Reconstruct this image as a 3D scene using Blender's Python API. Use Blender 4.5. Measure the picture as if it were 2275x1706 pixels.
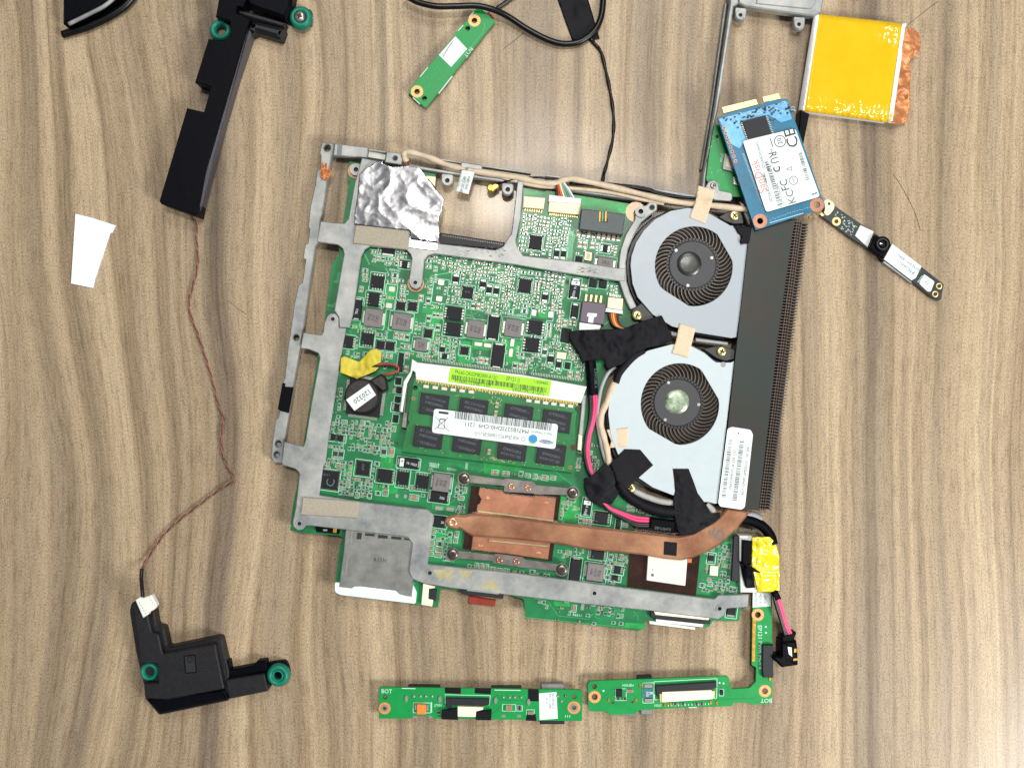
import bpy, math, random
from mathutils import Vector, noise
from mathutils.geometry import delaunay_2d_cdt
sc = bpy.context.scene
COL = sc.collection
for o in list(bpy.data.objects): bpy.data.objects.remove(o)

# ---------------------------------------------------------------- camera
S, CX, CY, CAMH = 0.000175, 1137.5, 853.0, 0.40       # metres per plan unit on the table, plan centre, camera height
cam = bpy.data.objects.new('camera', bpy.data.cameras.new('camera'))
COL.objects.link(cam); sc.camera = cam
cam.location = (0, 0, CAMH)
cam.data.sensor_width = 36.0
cam.data.lens = 36.0 * CAMH / (2275 * S)
cam.data.clip_start, cam.data.clip_end = 0.01, 20
# ---------------------------------------------------------------- light
world = bpy.data.worlds.new('World'); sc.world = world; world.use_nodes = True
bg = world.node_tree.nodes['Background']
bg.inputs[0].default_value = (0.80, 0.90, 1.0, 1); bg.inputs[1].default_value = 0.21
def area(name, loc, look, sx, sy, power, col):
    l = bpy.data.lights.new(name, 'AREA'); l.shape = 'RECTANGLE'; l.size, l.size_y = sx, sy
    l.energy, l.color = power, col
    o = bpy.data.objects.new(name, l); COL.objects.link(o); o.location = loc
    o.rotation_euler = (Vector(look) - Vector(loc)).to_track_quat('-Z', 'Y').to_euler()
    return o
area('ceiling_panel', (0.15, 0.36, 1.55), (0, 0.02, 0), 0.40, 0.20, 9.2, (1.0, 0.97, 0.93))
area('rear_panel', (0.15, 0.75, 1.05), (0, 0.02, 0), 0.45, 0.3, 6.0, (1.0, 0.98, 0.94))
area('lower_right_lamp', (0.62, -0.40, 0.62), (0, 0, 0), 0.26, 0.26, 10.2, (1.0, 0.98, 0.94))  # lamp at the lower right; shadows run up and left from it
area('ceiling_lamp', (-0.022, 0.35, 1.60), (0, 0, 0), 0.07, 0.07, 5.0, (1.0, 0.90, 0.78))
sc.view_settings.view_transform = 'Standard'; sc.view_settings.look = 'None'
sc.view_settings.gamma = 1; sc.view_settings.exposure = 0.0; sc.view_settings.use_curve_mapping = False
sc.render.engine = 'CYCLES'

# ---------------------------------------------------------------- helpers
mm = 0.001
def W(x, y, h=0.0):                       # plan point at height h (mm) -> metres
    k = S * (1 - h * mm / CAMH)
    return ((x - CX) * k, -(y - CY) * k)
TL = {'A': (590, 300, 4), 'B': (1000, 360, 4), 'C': (590, 680, 4), 'D': (1000, 680, 4), 'E': (590, 1020, 4), 'F': (1000, 1020, 4),
      'G': (1330, 440, 4), 'H': (1300, 740, 4), 'I': (1300, 1080, 4), 'J': (1560, 190, 4), 'K': (1780, 400, 6.506),
      'L': (880, 820, 5.395), 'M': (820, 1500, 4.608), 'N': (1290, 1340, 4.424), 'O': (200, 1240, 4), 'P': (200, 0, 4.254),
      'Q': (880, 0, 4.254), 'R': (1560, 0, 4.254), 'U': (190, 380, 4), 'V': (190, 780, 4), 'X': (680, 300, 6.9125), 'Y': (1960, 560, 13.825), '0': (0, 0, 1)}
def tp(t, *pts):
    X, Y, z = TL[t]; return [(X + p[0] / z, Y + p[1] / z) + tuple(p[2:]) for p in pts]
def t1(t, x, y): return tp(t, (x, y))[0]
wl = {}
def base(parent): return wl.get(parent.name, Vector((0, 0, 0))) if parent else Vector((0, 0, 0))
def tag(o, label, cat, group=None, kind=None):
    if label: o['label'] = label
    if cat: o['category'] = cat
    if group: o['group'] = group
    if kind: o['kind'] = kind
    return o
def thing(name, label, cat, px, group=None):
    o = bpy.data.objects.new(name, None); COL.objects.link(o); o.empty_display_size = 0.01
    x, y = W(*px); o.location = (x, y, 0); wl[o.name] = Vector((x, y, 0))
    return tag(o, label, cat, group)
def link(name, data, parent, loc=None):
    o = bpy.data.objects.new(name, data); COL.objects.link(o)
    b = base(parent)
    if parent: o.parent = parent
    w = Vector(loc) if loc is not None else b.copy()
    o.location = w - b; wl[o.name] = w
    return o
def mesh(name, vs, fs, mats, smooth=False, fm=None):
    me = bpy.data.meshes.new(name); me.from_pydata(vs, [], fs); me.update()
    for m in (mats if isinstance(mats, (list, tuple)) else [mats]): me.materials.append(m)
    if fm: me.polygons.foreach_set('material_index', fm)
    if smooth: me.polygons.foreach_set('use_smooth', [True] * len(fs))
    return me
def mk(name, vs, fs, mats, parent=None, smooth=False, fm=None):          # vertices given in world metres
    b = base(parent); vs = [(v[0] - b.x, v[1] - b.y, v[2] - b.z) for v in vs]
    return link(name, mesh(name, vs, fs, mats, smooth, fm), parent)
def inst(name, me, px, z, ang, parent, zt=None, tilt=None, scale=None):   # shared mesh, origin at its underside
    x, y = W(px[0], px[1], z if zt is None else zt)
    o = link(name, me, parent, (x, y, z * mm)); o.rotation_euler = (0, 0, -math.radians(ang))
    if scale: o.scale = scale
    return o
class MB:
    def __init__(s): s.v, s.f, s.m = [], [], []
    def add(s, vs, fs, m=0):
        n = len(s.v); s.v += vs; s.f += [tuple(i + n for i in f) for f in fs]; s.m += [m] * len(fs)
    def box(s, x0, x1, y0, y1, z0, z1, m=0):
        s.add([(x0, y0, z0), (x1, y0, z0), (x1, y1, z0), (x0, y1, z0), (x0, y0, z1), (x1, y0, z1), (x1, y1, z1), (x0, y1, z1)],
              [(3, 2, 1, 0), (4, 5, 6, 7), (0, 1, 5, 4), (1, 2, 6, 5), (2, 3, 7, 6), (3, 0, 4, 7)], m)
    def cbox(s, w, h, z0, z1, c, m=0, cx=0, cy=0):                         # box with a chamfered top
        x, y = w / 2, h / 2
        r = lambda d, z: [(cx - x + d, cy - y + d, z), (cx + x - d, cy - y + d, z), (cx + x - d, cy + y - d, z), (cx - x + d, cy + y - d, z)]
        vs = r(0, z0) + r(0, z1 - c) + r(c, z1)
        fs = [(3, 2, 1, 0), (8, 9, 10, 11)]
        for k in (0, 4):
            for i in range(4): j = (i + 1) % 4; fs.append((k + i, k + j, k + 4 + j, k + 4 + i))
        s.add(vs, fs, m)
    def lathe(s, prof, n=24, m=0, cx=0, cy=0):
        vs = []
        for r, z in prof:
            for i in range(n): a = 2 * math.pi * i / n; vs.append((cx + r * math.cos(a), cy + r * math.sin(a), z))
        fs = []
        for k in range(len(prof) - 1):
            for i in range(n): j = (i + 1) % n; fs.append((k * n + i, k * n + j, (k + 1) * n + j, (k + 1) * n + i))
        if prof[-1][0] > 0: fs.append(tuple((len(prof) - 1) * n + i for i in range(n)))
        s.add(vs, fs, m)
    def mesh(s, name, mats, smooth=False): return mesh(name, s.v, s.f, mats, smooth, s.m)
    def build(s, name, mats, parent=None, smooth=False): return mk(name, s.v, s.f, mats, parent, smooth, s.m)
def area2(p): return sum(p[i][0] * p[(i + 1) % len(p)][1] - p[(i + 1) % len(p)][0] * p[i][1] for i in range(len(p)))
def rc(pts, r, n=3):                       # round the corners of an outline
    out = []
    N = len(pts)
    for i in range(N):
        p0, p, p1 = Vector(pts[i - 1][:2]), Vector(pts[i][:2]), Vector(pts[(i + 1) % N][:2])
        d0, d1 = p0 - p, p1 - p
        q = min(r, d0.length * .45, d1.length * .45)
        a, b = p + d0.normalized() * q, p + d1.normalized() * q
        for k in range(n + 1):
            t = k / n; out.append(tuple(a * (1 - t) ** 2 + p * 2 * t * (1 - t) + b * t * t))
    return out
def circ(c, r, n=20): return [(c[0] + r * math.cos(2 * math.pi * i / n), c[1] + r * math.sin(2 * math.pi * i / n)) for i in range(n)]
def inside(p, poly):
    r = False; x, y = p[0], p[1]
    for i in range(len(poly)):
        x0, y0 = poly[i - 1][:2]; x1, y1 = poly[i][:2]
        if (y0 > y) != (y1 > y) and x < (x1 - x0) * (y - y0) / (y1 - y0) + x0: r = not r
    return r
def clean(p):
    out = []
    for q in p:
        if not out or (q - out[-1]).length > 1e-6: out.append(q)
    if (out[0] - out[-1]).length < 1e-6: out.pop()
    return out
def plate(name, outline, z0, z1, mat, parent=None, holes=(), c=0.12, loc_h=None):
    """solid slab from a plan outline (as seen at its top) between z0 and z1 mm, chamfered along its top edge"""
    h = z1 if loc_h is None else loc_h
    ring = clean([Vector(W(p[0], p[1], h)) for p in outline])
    if area2(ring) < 0: ring.reverse()
    rings = [ring]
    for ho in holes:
        r = clean([Vector(W(p[0], p[1], h)) for p in ho])
        if area2(r) > 0: r.reverse()
        rings.append(r)
    c = min(c, (z1 - z0) * .45)
    vs, fs, cap_pts, cap_ids = [], [], [], []
    for r in rings:
        n = len(r); o = len(vs); ins = []
        for i in range(n):
            e0 = (r[i] - r[i - 1]).normalized(); e1 = (r[(i + 1) % n] - r[i]).normalized()
            n0, n1 = Vector((-e0.y, e0.x)), Vector((-e1.y, e1.x)); m = n0 + n1
            if m.length < 1e-6: m = n0
            m.normalize(); ins.append(r[i] + m * (c * mm / max(.5, m.dot(n0))))
        vs += [(p.x, p.y, z0 * mm) for p in r] + [(p.x, p.y, (z1 - c) * mm) for p in r] + [(p.x, p.y, z1 * mm) for p in ins]
        for k in (0, n):
            for i in range(n): j = (i + 1) % n; fs.append((o + k + i, o + k + j, o + k + n + j, o + k + n + i))
        cap_pts.append(ins); cap_ids.append([o + 2 * n + i for i in range(n)])
    if len(rings) == 1 and len(ring) <= 4:
        fs.append(tuple(cap_ids[0])); fs.append(tuple(i for i in reversed(range(len(ring)))))
    else:
        cap_pts = rings
        pts = [p for q in cap_pts for p in q]; ids = [i for q in cap_ids for i in q]; eds = []; k = 0
        for q in cap_pts:
            eds += [(k + i, k + (i + 1) % len(q)) for i in range(len(q))]; k += len(q)
        ov, oe, of, vo, eo, fo = delaunay_2d_cdt(pts, eds, [], 1, 1e-9)
        hp = [[(p.x, p.y) for p in q] for q in cap_pts[1:]]
        for f in of:
            cc = sum((ov[i] for i in f), Vector((0, 0))) / len(f)
            if any(inside(cc, q) for q in hp) or not all(vo[i] for i in f): continue
            k = [vo[i][0] for i in f]
            if sum(pts[k[i]].x * pts[k[(i + 1) % 3]].y - pts[k[(i + 1) % 3]].x * pts[k[i]].y for i in range(3)) < 0: k.reverse()
            fs.append(tuple(ids[i] for i in k))
    return mk(name, vs, fs, mat, parent)
def hfun(ctrl):
    def f(x, y):
        a = b = 0
        for cx, cy, ch in ctrl:
            w = 1 / (((x - cx) ** 2 + (y - cy) ** 2) + 4) ** 1.5; a += w * ch; b += w
        return a / b
    return f
def sheet(name, outline, h, mat, parent=None, step=4, amp=0.0, freq=.08, thick=.12, seed=0, ridge=False, smooth=True):
    """thin draped or wrinkled sheet following a height function (mm)"""
    hf = h if callable(h) else (lambda x, y: h)
    out = []
    for i in range(len(outline)):
        a, b = outline[i - 1], outline[i]; n = max(1, int(math.hypot(b[0] - a[0], b[1] - a[1]) / step))
        out += [(a[0] + (b[0] - a[0]) * k / n, a[1] + (b[1] - a[1]) * k / n) for k in range(n)]
    rnd = random.Random(seed); pts = [Vector(p) for p in out]; nb = len(pts)
    xs = [p[0] for p in out]; ys = [p[1] for p in out]
    y = min(ys)
    while y < max(ys):
        x = min(xs)
        while x < max(xs):
            q = (x + rnd.uniform(-.3, .3) * step, y + rnd.uniform(-.3, .3) * step)
            if inside(q, out) and min((q[0] - a[0]) ** 2 + (q[1] - a[1]) ** 2 for a in out) > (step * .5) ** 2: pts.append(Vector(q))
            x += step
        y += step
    ov, oe, of, vo, eo, fo = delaunay_2d_cdt(pts, [(i, (i + 1) % nb) for i in range(nb)], [], 1, 1e-7)
    vs = []
    for p in ov:
        z = hf(p.x, p.y)
        if amp:
            if ridge:
                v = 0
                for o_, (fr, am) in enumerate(((freq, 1), (freq * 2.3, .38), (freq * 5, .10))):
                    v += am * (1 - abs(noise.noise(Vector((p.x * fr, p.y * fr, seed + o_ * 7)))) * 2.2)
                z += amp * v
            else:
                z += amp * (noise.noise(Vector((p.x * freq, p.y * freq, seed))) + .45 * noise.noise(Vector((p.x * freq * 2.7, p.y * freq * 2.7, seed + 3))))
        x, y = W(p.x, p.y, z); vs.append((x, y, z * mm))
    n = len(vs); fs = []
    for f in of: fs.append(tuple(f) if sum(vs[f[i]][0] * vs[f[(i + 1) % 3]][1] - vs[f[(i + 1) % 3]][0] * vs[f[i]][1] for i in range(3)) > 0 else tuple(reversed(f)))
    vs += [(v[0], v[1], v[2] - thick * mm) for v in vs]
    cnt = {}
    for f in fs:
        for i in range(3): e = (f[i], f[(i + 1) % 3]); cnt[e] = 1
    sk = [(b, a, a + n, b + n) for (a, b) in cnt if (b, a) not in cnt]
    nt = len(fs)
    fs = fs + sk + [tuple(i + n for i in reversed(f)) for f in fs]
    o = mk(name, vs, fs, mat, parent)
    if smooth: o.data.polygons.foreach_set('use_smooth', [i < nt for i in range(len(fs))])
    return o
def spline(pts, n=8):
    P = [Vector(p) for p in pts]; P = [P[0] * 2 - P[1]] + P + [P[-1] * 2 - P[-2]]; out = []
    for i in range(1, len(P) - 2):
        for k in range(n):
            t = k / n; a, b, c_, d = P[i - 1], P[i], P[i + 1], P[i + 2]
            out.append(.5 * ((2 * b) + (-a + c_) * t + (2 * a - 5 * b + 4 * c_ - d) * t * t + (-a + 3 * b - 3 * c_ + d) * t ** 3))
    out.append(P[-2]); return out
def tubeverts(path, rad, ns=8, flat=1.0):
    vs, fs = [], []; N = len(path)
    for i, p in enumerate(path):
        d = (path[min(i + 1, N - 1)] - path[max(i - 1, 0)]).normalized()
        s = d.cross(Vector((0, 0, 1)));
        if s.length < 1e-4: s = Vector((1, 0, 0))
        s.normalize(); u = s.cross(d).normalized(); r = rad(i / (N - 1)) if callable(rad) else rad
        for k in range(ns): a = 2 * math.pi * k / ns; vs.append(tuple(p + s * math.cos(a) * r + u * math.sin(a) * r * flat))
    for i in range(N - 1):
        for k in range(ns): j = (k + 1) % ns; fs.append((i * ns + k, i * ns + j, (i + 1) * ns + j, (i + 1) * ns + k))
    fs.append(tuple(reversed(range(ns)))); fs.append(tuple((N - 1) * ns + k for k in range(ns)))
    return vs, fs
def wpath(pts, n=8): return spline([Vector(W(p[0], p[1], p[2]) + (p[2] * mm,)) for p in pts], n)
def tube(name, pts, r, mat, parent=None, ns=8, flat=1.0, n=8):            # pts: (x, y, centre height mm); r in mm
    vs, fs = tubeverts(wpath(pts, n), (lambda t: r(t) * mm) if callable(r) else r * mm, ns, flat)
    return mk(name, vs, fs, mat, parent, True)
TEXTS = []
def text(s, px, z, size, ang, mat, parent, align='CENTER', xs=1.0, name='lettering', local=None):
    cu = bpy.data.curves.new(name, 'FONT'); cu.body = s; cu.align_x = align; cu.align_y = 'CENTER'; cu.resolution_u = 2
    cu.size = size * S * (1 - z * mm / CAMH); cu.materials.append(mat)
    x, y = W(px[0], px[1], z); o = link(name, cu, parent, (x, y, z * mm))
    o.rotation_euler = (0, 0, -math.radians(ang)); o.scale = (xs, 1, 1)
    TEXTS.append(o); return o
def lin(h):
    h = h.lstrip('#'); return tuple((lambda c: c / 12.92 if c <= .04045 else ((c + .055) / 1.055) ** 2.4)(int(h[i:i + 2], 16) / 255) for i in (0, 2, 4)) + (1,)
MATS = {}
def M(name, col, rough=.5, metal=0.0, var=0.0, vs=150, bump=0.0, bs=900, coat=0.0, col2=None, spec=.5, stretch=None, trans=0.0):
    m = bpy.data.materials.new(name); m.use_nodes = True; nt = m.node_tree; b = nt.nodes['Principled BSDF']
    b.inputs['Roughness'].default_value = rough; b.inputs['Metallic'].default_value = metal
    b.inputs['Coat Weight'].default_value = coat; b.inputs['Coat Roughness'].default_value = .12; b.inputs['Specular IOR Level'].default_value = spec
    b.inputs['Transmission Weight'].default_value = trans
    c = lin(col); b.inputs['Base Color'].default_value = c
    if var or bump:
        tc = nt.nodes.new('ShaderNodeTexCoord'); mp = nt.nodes.new('ShaderNodeMapping'); nt.links.new(tc.outputs['Object'], mp.inputs[0])
        if stretch: mp.inputs['Scale'].default_value = stretch
    if var:
        n = nt.nodes.new('ShaderNodeTexNoise'); n.inputs['Scale'].default_value = vs; n.inputs['Detail'].default_value = 6; n.inputs['Roughness'].default_value = .65
        nt.links.new(mp.outputs[0], n.inputs['Vector'])
        r = nt.nodes.new('ShaderNodeValToRGB'); r.color_ramp.elements[0].position = .3; r.color_ramp.elements[1].position = .7
        lo = tuple(x * (1 - var) for x in c[:3]) + (1,); hi = tuple(min(1, x * (1 + var)) for x in c[:3]) + (1,)
        if col2: lo = lin(col2); hi = c
        r.color_ramp.elements[0].color, r.color_ramp.elements[1].color = lo, hi
        nt.links.new(n.outputs[0], r.inputs[0]); nt.links.new(r.outputs[0], b.inputs['Base Color'])
        mr = nt.nodes.new('ShaderNodeMapRange'); mr.inputs['To Min'].default_value = max(.02, rough - .08); mr.inputs['To Max'].default_value = min(1, rough + .1)
        nt.links.new(n.outputs[0], mr.inputs[0]); nt.links.new(mr.outputs[0], b.inputs['Roughness'])
    if bump:
        n2 = nt.nodes.new('ShaderNodeTexNoise'); n2.inputs['Scale'].default_value = bs; n2.inputs['Detail'].default_value = 4
        nt.links.new(mp.outputs[0], n2.inputs['Vector'])
        bp = nt.nodes.new('ShaderNodeBump'); bp.inputs['Strength'].default_value = bump; bp.inputs['Distance'].default_value = .0003
        nt.links.new(n2.outputs[0], bp.inputs['Height']); nt.links.new(bp.outputs[0], b.inputs['Normal'])
    MATS[name] = m; return m

# ---------------------------------------------------------------- materials
def wood():
    m = bpy.data.materials.new('laminate_wood'); m.use_nodes = True; nt = m.node_tree; N = nt.nodes; L = nt.links; b = N['Principled BSDF']
    tc = N.new('ShaderNodeTexCoord')
    def mapping(scale, loc=(0, 0, 0)):
        mp = N.new('ShaderNodeMapping'); mp.inputs['Scale'].default_value = scale; mp.inputs['Location'].default_value = loc; return mp
    def nz(src, scale, detail=4, rough=.55):
        n = N.new('ShaderNodeTexNoise'); n.inputs['Scale'].default_value = scale; n.inputs['Detail'].default_value = detail; n.inputs['Roughness'].default_value = rough
        L.new(src, n.inputs['Vector']); return n.outputs[0]
    def ramp(src, stops):
        r = N.new('ShaderNodeValToRGB'); e = r.color_ramp.elements
        e[0].position, e[0].color = stops[0][0], stops[0][1]
        e[1].position, e[1].color = stops[-1][0], stops[-1][1]
        for p, c in stops[1:-1]: q = e.new(p); q.color = c
        L.new(src, r.inputs[0]); return r.outputs[0]
    def mix(kind, fac, a, c):
        x = N.new('ShaderNodeMix'); x.data_type = 'RGBA'; x.blend_type = kind
        if isinstance(fac, float): x.inputs[0].default_value = fac
        else: L.new(fac, x.inputs[0])
        L.new(a, x.inputs[6]); L.new(c, x.inputs[7]); return x.outputs[2]
    # slow sideways drift of the grain makes the long arches
    w0 = mapping((9, 4.6, 1), (.3, 1.7, 0)); L.new(tc.outputs['Object'], w0.inputs[0]); warp = nz(w0.outputs[0], 1.0, 1.5, .45)
    cx = N.new('ShaderNodeCombineXYZ'); sb = N.new('ShaderNodeMath'); sb.operation = 'MULTIPLY_ADD'; L.new(warp, sb.inputs[0]); sb.inputs[1].default_value = 1; sb.inputs[2].default_value = -.5
    sx = N.new('ShaderNodeSeparateXYZ'); L.new(tc.outputs['Object'], sx.inputs[0])
    am = N.new('ShaderNodeMapRange'); am.interpolation_type = 'SMOOTHSTEP'; L.new(sx.outputs[0], am.inputs[0])
    for i_, v_ in ((1, -.16), (2, .02), (3, .062), (4, .022)): am.inputs[i_].default_value = v_
    ml = N.new('ShaderNodeMath'); ml.operation = 'MULTIPLY'; L.new(sb.outputs[0], ml.inputs[0]); L.new(am.outputs[0], ml.inputs[1])
    L.new(ml.outputs[0], cx.inputs[0])
    va = N.new('ShaderNodeVectorMath'); L.new(tc.outputs['Object'], va.inputs[0]); L.new(cx.outputs[0], va.inputs[1])
    v = va.outputs[0]
    m1 = mapping((46, .7, 1)); L.new(v, m1.inputs[0]); broad = nz(m1.outputs[0], 1.0, 3.0, .55)
    m2 = mapping((190, 2.6, 1), (3.1, .4, 0)); L.new(v, m2.inputs[0]); mid = nz(m2.outputs[0], 1.0, 4, .6)
    m3 = mapping((900, 90, 1)); L.new(v, m3.inputs[0]); fine = nz(m3.outputs[0], 1.0, 3, .7)
    m4 = mapping((3000, 1300, 1)); L.new(tc.outputs['Object'], m4.inputs[0]); grit = nz(m4.outputs[0], 1.0, 2, .6)
    c1 = ramp(broad, [(.30, lin('7c7167')), (.41, lin('9d8e7a')), (.50, lin('b09e85')), (.60, lin('c5b397')), (.72, lin('9e917e'))])
    c2 = ramp(mid, [(.28, lin('8f8a84')), (.42, lin('dcd8d3')), (.56, lin('ffffff')), (.80, lin('f2eee8'))])
    c3 = ramp(fine, [(.28, lin('8c8378')), (.5, lin('f0ece6')), (.75, lin('ffffff'))])
    c4 = ramp(grit, [(.30, lin('7f7a74')), (.52, lin('efece7')), (.75, lin('ffffff'))])
    col = mix('MULTIPLY', 0.85, c1, c2); col = mix('MULTIPLY', .50, col, c3); col = mix('MULTIPLY', .75, col, c4)
    L.new(col, b.inputs['Base Color'])
    mr = N.new('ShaderNodeMapRange'); mr.inputs['To Min'].default_value = .30; mr.inputs['To Max'].default_value = .48; L.new(fine, mr.inputs[0]); L.new(mr.outputs[0], b.inputs['Roughness'])
    bp = N.new('ShaderNodeBump'); bp.inputs['Strength'].default_value = .25; bp.inputs['Distance'].default_value = .0002; L.new(grit, bp.inputs['Height']); L.new(bp.outputs[0], b.inputs['Normal'])
    b.inputs['Specular IOR Level'].default_value = .22; b.inputs['Coat Weight'].default_value = .13; b.inputs['Coat Roughness'].default_value = .13
    return m
WOOD = wood()
PCB = M('solder_mask_green', '0a7d42', .46, 0, .5, 45, .05, 1500, .08, col2='044d2c', spec=.35)
PCBL = M('solder_mask_pour', '0e8a3d', .46, 0, .35, 160, .05, 1500, .05, spec=.35)
PCBB = M('solder_mask_bright', '0b843f', .42, 0, .12, 120, .08, 1800, .06, spec=.3)
RAMG = M('memory_mask_green', '0b6430', .4, 0, .3, 110, .05, 1500, .1, spec=.4)
SILK = M('silkscreen_white', 'b4d6c8', .6)
SILKB = M('board_outline_print', 'a8dcc4', .6)
TRACE = M('trace_green', '2c9a5c', .35, 0, 0, coat=.2)
SSDB = M('solder_mask_blue', '06607f', .34, 0, .25, 200, .08, 1400, .2, spec=.35)
EPOXY = M('chip_epoxy', '17181d', .55, 0, .18, 500, .1, 4000, spec=.2)
EPOXYL = M('chip_epoxy_soft', '1f2027', .5, 0, .15, 400, .1, 4000, spec=.25)
TIN = M('tinned_lead', '9fa39c', .32, .55)
GOLD = M('gold_plate', 'd8a94c', .3, .9, .15, 600)
GOLDP = M('gold_fingers', 'e3c184', .38, .75, .12, 900)
CERAM = M('capacitor_ceramic', '8e6b4a', .45, 0, .25, 900)
RESB = M('resistor_black', '1b1d20', .5)
FERR = M('ferrite_grey', '6c6767', .6, 0, .15, 700, .2, 3000)
INK = M('ink_black', '16181a', .6)
INKG = M('ink_grey', '515c60', .6)
INKW = M('ink_white', 'c9d4d2', .6)
INKR = M('ink_red', 'e07a78', .6)
STEEL = M('chassis_magnesium', 'a6a7a3', .44, .3, .2, 90, .08, 1200, col2='6a7073')
STEELD = M('card_slot_steel', '7f807d', .42, .5, .2, 220, .10, 2500)
SPRING = M('spring_steel', '85807b', .3, .7, .25, 200)
FELT = M('felt_pad', '9b9484', .95, 0, .12, 1200, .5, 5000)
TAPEB = M('beige_cloth_tape', 'cdb79c', .85, 0, .10, 900, .35, 4000)
BLKT = M('black_cloth_tape', '0e0e14', .6, 0, .3, 300, .2, 3500, spec=.15)
BLKP = M('black_plastic', '05060c', .42, 0, .2, 400, .2, 3500, spec=.07)
BLKP2 = M('black_plastic_grained', '141418', .46, 0, .25, 500, .35, 4500, spec=.35)
RUBBER = M('black_rubber', '08090b', .32, 0, .1, 300, spec=.3)
GREENR = M('green_silicone', '056b57', .42, 0, .12, 300, spec=.35)
WHITEP = M('white_plastic', 'd6d9d2', .45, 0, .04, 300)
CREAM = M('cream_plastic', 'e8d3b4', .5, 0, .05, 300)
IVORY = M('ivory_plastic', 'e6dfc0', .5, 0, .05, 300)
PAPER = M('label_paper', 'cdd7d6', .55, 0, .03, 300)
LIME = M('label_lime', '93d414', .55, 0, .04, 300)
FANW = M('fan_cover_enamel', '8f989f', .42, .1, .03, 200)
FANW2 = M('fan_cover_enamel_pale', 'abb7bb', .42, .05, .03, 200)
FANB = M('fan_black', '1b1a1b', .42, 0, .2, 300)
BLADE = M('fan_blade', '4c453f', .36, .15, .25, 500)
HUB = M('fan_hub', '292b2f', .5, 0, .08, 300)
STICK = M('hub_sticker', '1a211a', .38, 0, .5, 180, .3, 260, .2, col2='101510')
STICK2 = M('hub_sticker_worn', 'a9bca0', .3, .3, .8, 330, .4, 300, col2='2a2f2c')
HSINK = M('heat_sink_anodised', '202d2b', .42, .25, .2, 60, .04, 2500, col2='2c2621', spec=.35)
FIN = M('fin_metal', '453f39', .42, .5, .3, 500)
FINC = M('fin_copper_edge', '4c4039', .4, .5, .4, 900)
COPPER = M('copper', 'dca882', .26, .6, .4, 32, .12, 900, col2='8f5c45', coat=.25)
COPPERL = M('copper_block', 'a06c52', .34, .4, .22, 160, .06, 1500, coat=.1)
CUFOIL = M('copper_foil', 'b8794c', .48, .45, .25, 200, .1, 700)
BRASS = M('brass_screw', 'cfc486', .32, .9, .15, 800)
SCREWD = M('steel_screw_dark', '6b655f', .3, .9, .3, 900)
DARKSLOT = M('drive_recess_shade', '2a2614', .6, .5)
KAPTON = M('dark_polyimide', '2a140a', .18, 0, .4, 200, .1, 300, .8)
KAPTY = M('yellow_polyimide', 'd2aa04', .13, 0, .05, 120, .03, 90, .6)
KAPTZ = M('yellow_polyimide_tape', 'd6c31a', .22, 0, .2, 200, .4, 200, .6)
YELT = M('yellow_matt_tape', 'b8a92c', .55, 0, .15, 260, .3, 900)
FOIL = M('aluminium_foil', '9c9ea4', .2, 1.0, .05, 300, .02, 900)
FOILW = M('white_pouch_edge', 'e2e2e4', .45, 0, .03, 300)
SLEEVE = M('beige_sleeve', 'bfae96', .7, 0, .15, 350, .4, 900)
WIREK = M('wire_black', '131316', .4)
WIREP = M('wire_pink', 'e03a6e', .4)
WIRER = M('wire_red', 'a8322c', .45)
WIRES = M('wire_salmon', '8a5448', .5)
WIREY = M('wire_yellow', 'd9a321', .45)
WIREO = M('wire_orange', 'c7622a', .45)
WIREG = M('wire_grey', '8c9096', .45)
WIREGR = M('wire_green', '3b8f5a', .45)
PADW = M('thermal_pad', 'c9cbc2', .7, 0, .04, 300)
CONNP = M('connector_mauve', '5a4f5c', .55, 0, .06, 300)
CONNK = M('connector_charcoal', '222428', .5, 0, .12, 400, spec=.25)
ORANGE = M('orange_epoxy', 'e07a34', .5)
PADC = M('pad_copper', 'd98f54', .42, .35, .1, 500)
FOILB = M('foil_bright', 'd4d8da', .3, .4, .1, 200)
HOLE = M('hole_bore', '3a2a1c', .7)
ADHES = M('adhesive_residue', '9a946f', .7, 0, .2, 500)
RUST = M('red_flap', '7e2413', .4, 0, .15, 300)
BLUEI = M('ink_blue', '2a7fb8', .6)
GRNI = M('ink_leaf', '58b04a', .6)
TEAL = M('teal_mask', '2f6f74', .35)

# ---------------------------------------------------------------- shared small builders
ANG = 7.5
def bar(mb, a, b, wid, z0, z1, m=0):            # straight strip between two plan points, world metres
    A, B = Vector(W(a[0], a[1], z1)), Vector(W(b[0], b[1], z1)); d = (B - A).normalized(); n = Vector((-d.y, d.x)) * wid * S * .5
    q = [A - n, B - n, B + n, A + n]
    mb.add([(p.x, p.y, z0 * mm) for p in q] + [(p.x, p.y, z1 * mm) for p in q], [(3, 2, 1, 0), (4, 5, 6, 7), (0, 1, 5, 4), (1, 2, 6, 5), (2, 3, 7, 6), (3, 0, 4, 7)], m)
def flat(mb, pts, z, m=0):
    q = [Vector(W(p[0], p[1], z)) for p in pts]
    if area2(q) < 0: q.reverse()
    mb.add([(p.x, p.y, z * mm) for p in q], [tuple(range(len(q)))], m)
def rotpt(c, du, dv, ang=ANG):
    a = math.radians(ang); return (c[0] + du * math.cos(a) - dv * math.sin(a), c[1] + du * math.sin(a) + dv * math.cos(a))
def rect(c, w, h, ang=ANG): return [rotpt(c, x * w / 2, y * h / 2, ang) for x, y in ((-1, -1), (1, -1), (1, 1), (-1, 1))]
def outline(mb, pts, z, wid=1.3, m=0):
    for i in range(len(pts)): bar(mb, pts[i - 1], pts[i], wid, z - .02, z, m)
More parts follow.
